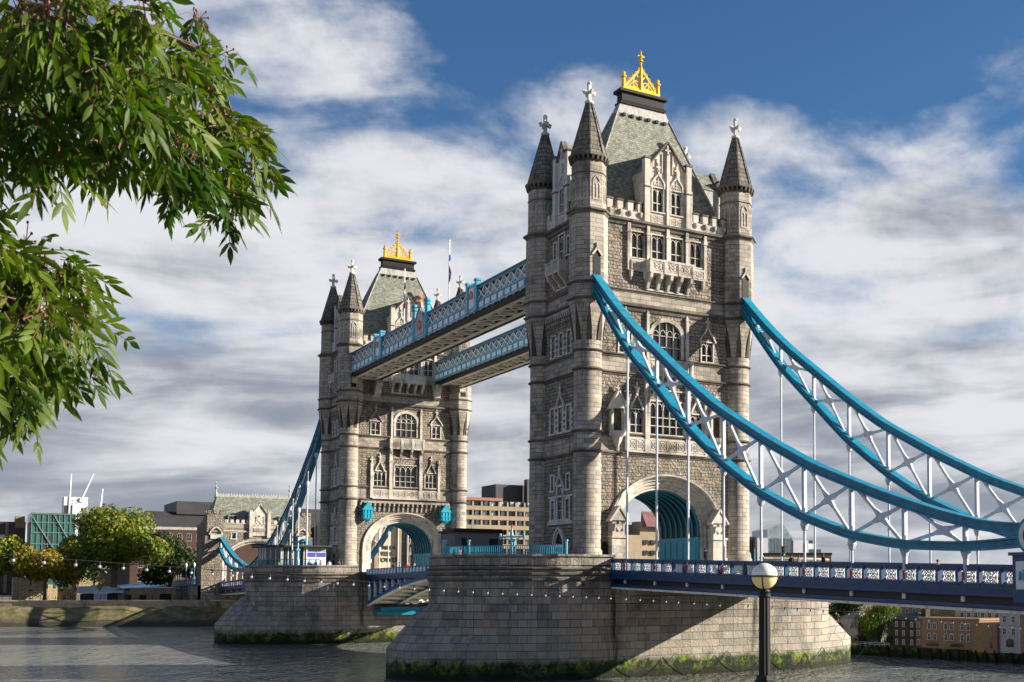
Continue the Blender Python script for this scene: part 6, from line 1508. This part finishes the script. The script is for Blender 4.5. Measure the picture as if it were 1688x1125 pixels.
def traffic(u, v, lab, green, zb=.1):
    r = thing('traffic_light', lab, 'traffic light', (u, v, zb), 0, 'traffic lights on the bridge'); MB().lathe(0, 0, [(0, .07), (2.2, .06)], 8).build('post', LTEAL, r)
    h = MB().box(-.12, .12, -.17, .17, 1.9, 2.95).build('signal_head', BLACK, r); gm = bpy.data.materials.get('signal_green') or mat('signal_green', (.02, .6, .15), .3)
    b = MB(); b.fr = Fr((.12, 0), (0, 1), (1, 0))
    for k in range(3): b.mi = 0 if k == 0 else 1; b.prism([(.1*cos(a*pi/4), 2.1+.33*k+.1*sin(a*pi/4)) for a in range(8)], 0, .03); b.mi = 1; b.box(-.12, .12, 0, .16, 2.21+.33*k, 2.23+.33*k)
    b.build('lens', [gm if green else GLASS, BLACK], h)
traffic(12.4, 6.6, 'traffic light in front of the turquoise panel inside the nearer arch', False, .0); traffic(17.0, 6.9, 'traffic light with black head against the sky right of the nearer tower', True, -.95)
r = thing('delivery_van', 'pale blue van roof showing above the parapet inside the nearer arch', 'van', (-10, 1.4, -.1))
b = MB(); b.prism([(-2.3, .35), (2.3, .35), (2.4, 1.0), (1.75, 1.25), (1.25, 2.0), (-2.2, 2.05), (-2.35, 1.6)], -.95, .95); b.build('body', mat('pale_blue_car_paint', (.42, .55, .66), .25), r)
b = MB(); b.beam((1.78, 0, 1.27), (1.30, 0, 1.95), 1.6, .05, (0, 0, 1)); b.box(.2, 1.2, -.96, .96, 1.3, 1.85); b.build('windscreen', GLASS, r)
for x in (-1.5, 1.5):
    for y in (-.9, .9): b = MB(Fr((0, y), (1, 0), (0, 1), .35)); b.prism([(x+.34*cos(k*pi/6), .34*sin(k*pi/6)) for k in range(12)], -.12, .12); b.build('wheel', BLACK, r)
for y in (-.7, .7): MB().box(2.28, 2.40, y-.18, y+.18, .75, .95).build('headlight', WHITE, r)

# ================= PEOPLE =================
SKIN = mat('skin', (.45, .26, .18), .6); HAIRM = mat('dark_hair', (.02, .014, .01), .7)
CL = {c: mat(c+'_cloth', v, .85) for c, v in dict(black=(.015, .015, .017), red=(.45, .02, .02), teal=(.02, .30, .32), grey=(.15, .15, .16), navy=(.02, .03, .09), white=(.6, .6, .6), orange=(.6, .16, .03), pink=(.55, .18, .25), green=(.15, .4, .05)).items()}
TROU = mat('dark_trousers', (.03, .035, .05), .8)
def person_mesh():
    b = MB(); b.sm = True
    def el(rows, cx=0, cy=0): b.loft([[(cx+a*cos(2*pi*k/10), cy+c*sin(2*pi*k/10), z) for k in range(10)] for z, a, c in rows])
    me = bpy.data.meshes.new('person_body'); V = [(0, 0, .92), (0, 0, 1.12), (0, 0, 1.36), (0, 0, 1.48), (0, 0, 1.56), (.01, 0, 1.66), (0, .10, .88), (.03, .11, .48), (0, .12, .08), (.12, .12, .03), (0, -.10, .88), (-.04, -.11, .48), (-.08, -.12, .08), (.04, -.12, .03), (0, .19, 1.38), (.02, .24, 1.10), (.14, .22, .90), (.20, .21, .82), (0, -.19, 1.38), (.02, -.24, 1.10), (.10, -.22, .88), (.15, -.21, .80)]
    E = [(0, 1), (1, 2), (2, 3), (3, 4), (4, 5), (0, 6), (6, 7), (7, 8), (8, 9), (0, 10), (10, 11), (11, 12), (12, 13), (2, 14), (14, 15), (15, 16), (16, 17), (2, 18), (18, 19), (19, 20), (20, 21)]
    R = [.14, .13, .15, .06, .07, .10, .09, .06, .045, .035, .09, .06, .045, .035, .06, .045, .035, .025, .06, .045, .035, .025]
    me.from_pydata(V, E, []); o = bpy.data.objects.new('person_body', me); COL.objects.link(o); sk = o.modifiers.new('skin', 'SKIN')
    for i, d in enumerate(me.skin_vertices[0].data): d.radius = (R[i], R[i]); d.use_root = (i == 0)
    o.modifiers.new('sub', 'SUBSURF').levels = 1
    dg = bpy.context.evaluated_depsgraph_get(); m2 = bpy.data.meshes.new_from_object(o.evaluated_get(dg)); bpy.data.objects.remove(o); m2.materials.clear(); m2.materials.append(SKIN)
    for p in m2.polygons: p.use_smooth = True
    return m2
PM = person_mesh()
cb_ = MB(); cb_.sm = True
cb_.loft([[(a*cos(2*pi*k/12), c*sin(2*pi*k/12), z) for k in range(12)] for z, a, c in ((.80, .17, .21), (.95, .165, .20), (1.15, .15, .19), (1.34, .165, .235), (1.42, .14, .22), (1.50, .085, .10))])
for sg in (-1, 1): cb_.tube([(0, sg*.19, 1.40), (.02, sg*.245, 1.12), (.12, sg*.225, .92)], [.075, .062, .05], 8)
cb_.mi = 1
for sg in (-1, 1): cb_.tube([(0, sg*.09, .86), (.03*sg, sg*.11, .48), (-.03+.03*sg, sg*.12, .08)], [.115, .08, .065], 8)
hb_ = MB(); hb_.sm = True; hb_.loft([[(-.01+a*cos(2*pi*k/12), c*sin(2*pi*k/12), z) for k in range(12)] for z, a, c in ((1.60, .105, .10), (1.68, .125, .112), (1.76, .105, .10), (1.795, .05, .05))])
HM = hb_.build('hair', HAIRM); hm = HM.data; bpy.data.objects.remove(HM)
CO = {}
for c in CL: o = cb_.build('clothing', [CL[c], TROU]); CO[c] = o.data; bpy.data.objects.remove(o)
def person(u, v, z, rz, c, lab, grp):
    o = bpy.data.objects.new('person', PM); COL.objects.link(o); o.location = (u, v, z); o.rotation_euler = (0, 0, rz); o['label'] = lab; o['category'] = 'person'; o['group'] = grp
    for nm, me in (('clothing', CO[c]), ('hair', hm)): k = bpy.data.objects.new(nm, me); COL.objects.link(k); k.parent = o
def dz(u): return .98-.0263*u-1.0
GP = 'people walking on the side span'
person(9.8, 2.2, .1, 1.2, 'navy', 'person in dark clothes in front of the turquoise vault panel of the nearer arch', GP)
person(17.5, 7.5, dz(17.5)-.15, 2.6, 'black', 'person in black just right of the second traffic light', GP)
person(18.6, 7.6, dz(18.6)-.15, .4, 'grey', 'person with dark hair between the second and third hanger right of the tower', GP)
person(22.6, 7.5, dz(22.6), 1.5, 'black', 'person in a black coat in front of the dark glass office', GP)
person(38.8, 7.0, dz(38.8)-.45, .2, 'red', 'person alone far right on the deck below the low part of the chain', GP)
person(-.5, -3.0, .1, 2.2, 'black', 'person beside the pale blue van inside the nearer arch', GP)
GQ = 'people on the lifting roadway'
for k, (u, v, c, lab) in enumerate(((-63.0, -6.3, 'black', 'person in black leftmost in the farther arch'), (-60.6, -6.2, 'teal', 'person in a teal jacket in the farther arch'), (-57.0, -6.4, 'red', 'person in red in the middle of the lifting roadway'), (-54.2, -6.2, 'grey', 'person in grey right of the one in red on the lifting roadway'), (-46.5, -6.4, 'black', 'person in black at the right end of the lifting roadway'), (-44.6, -6.2, 'orange', 'person in orange beside the near pier railing on the lifting roadway'))): person(u, v, -.35, k*1.3, c, lab, GQ)
GR = 'people behind the parapet of the far pier'
for k, (u, v, c, lab) in enumerate(((-74.0, -15.9, 'black', 'person in black directly under the left blue poster'), (-73.6, -15.0, 'navy', 'person in navy between the two posters'), (-73.8, -14.2, 'red', 'person in a red jacket under the right blue poster'), (-73.4, -13.0, 'white', 'person in a white top right of the posters'), (-73.2, -11.6, 'grey', 'person in grey near the foot of the farther tower turret'), (-73.4, -11.0, 'black', 'person in black rightmost behind the far pier parapet'), (-76.0, -20.0, 'green', 'person in a bright green vest left of the turquoise standard'))): person(u, v, .08, k*2.1, c, lab, GR)
person(1.5, -21.3, .08, 1.0, 'orange', 'person in bright pink and orange leaning at the turquoise railing of the near pier', 'people behind the parapet of the near pier')
GS = 'people on the left promenade'
for k, (u, v, c, lab) in enumerate(((-197, -47.3, 'green', 'person in green near the left edge of the picture on the promenade'), (-196, -38.3, 'red', 'person in red between the second tree and the kiosk'), (-190, -26.2, 'black', 'person in black by the big plane tree'))): person(u, v, -6.28, k*1.7, c, lab, GS)
print('objects', len(bpy.data.objects), 'verts', sum(len(m_.vertices) for m_ in bpy.data.meshes))
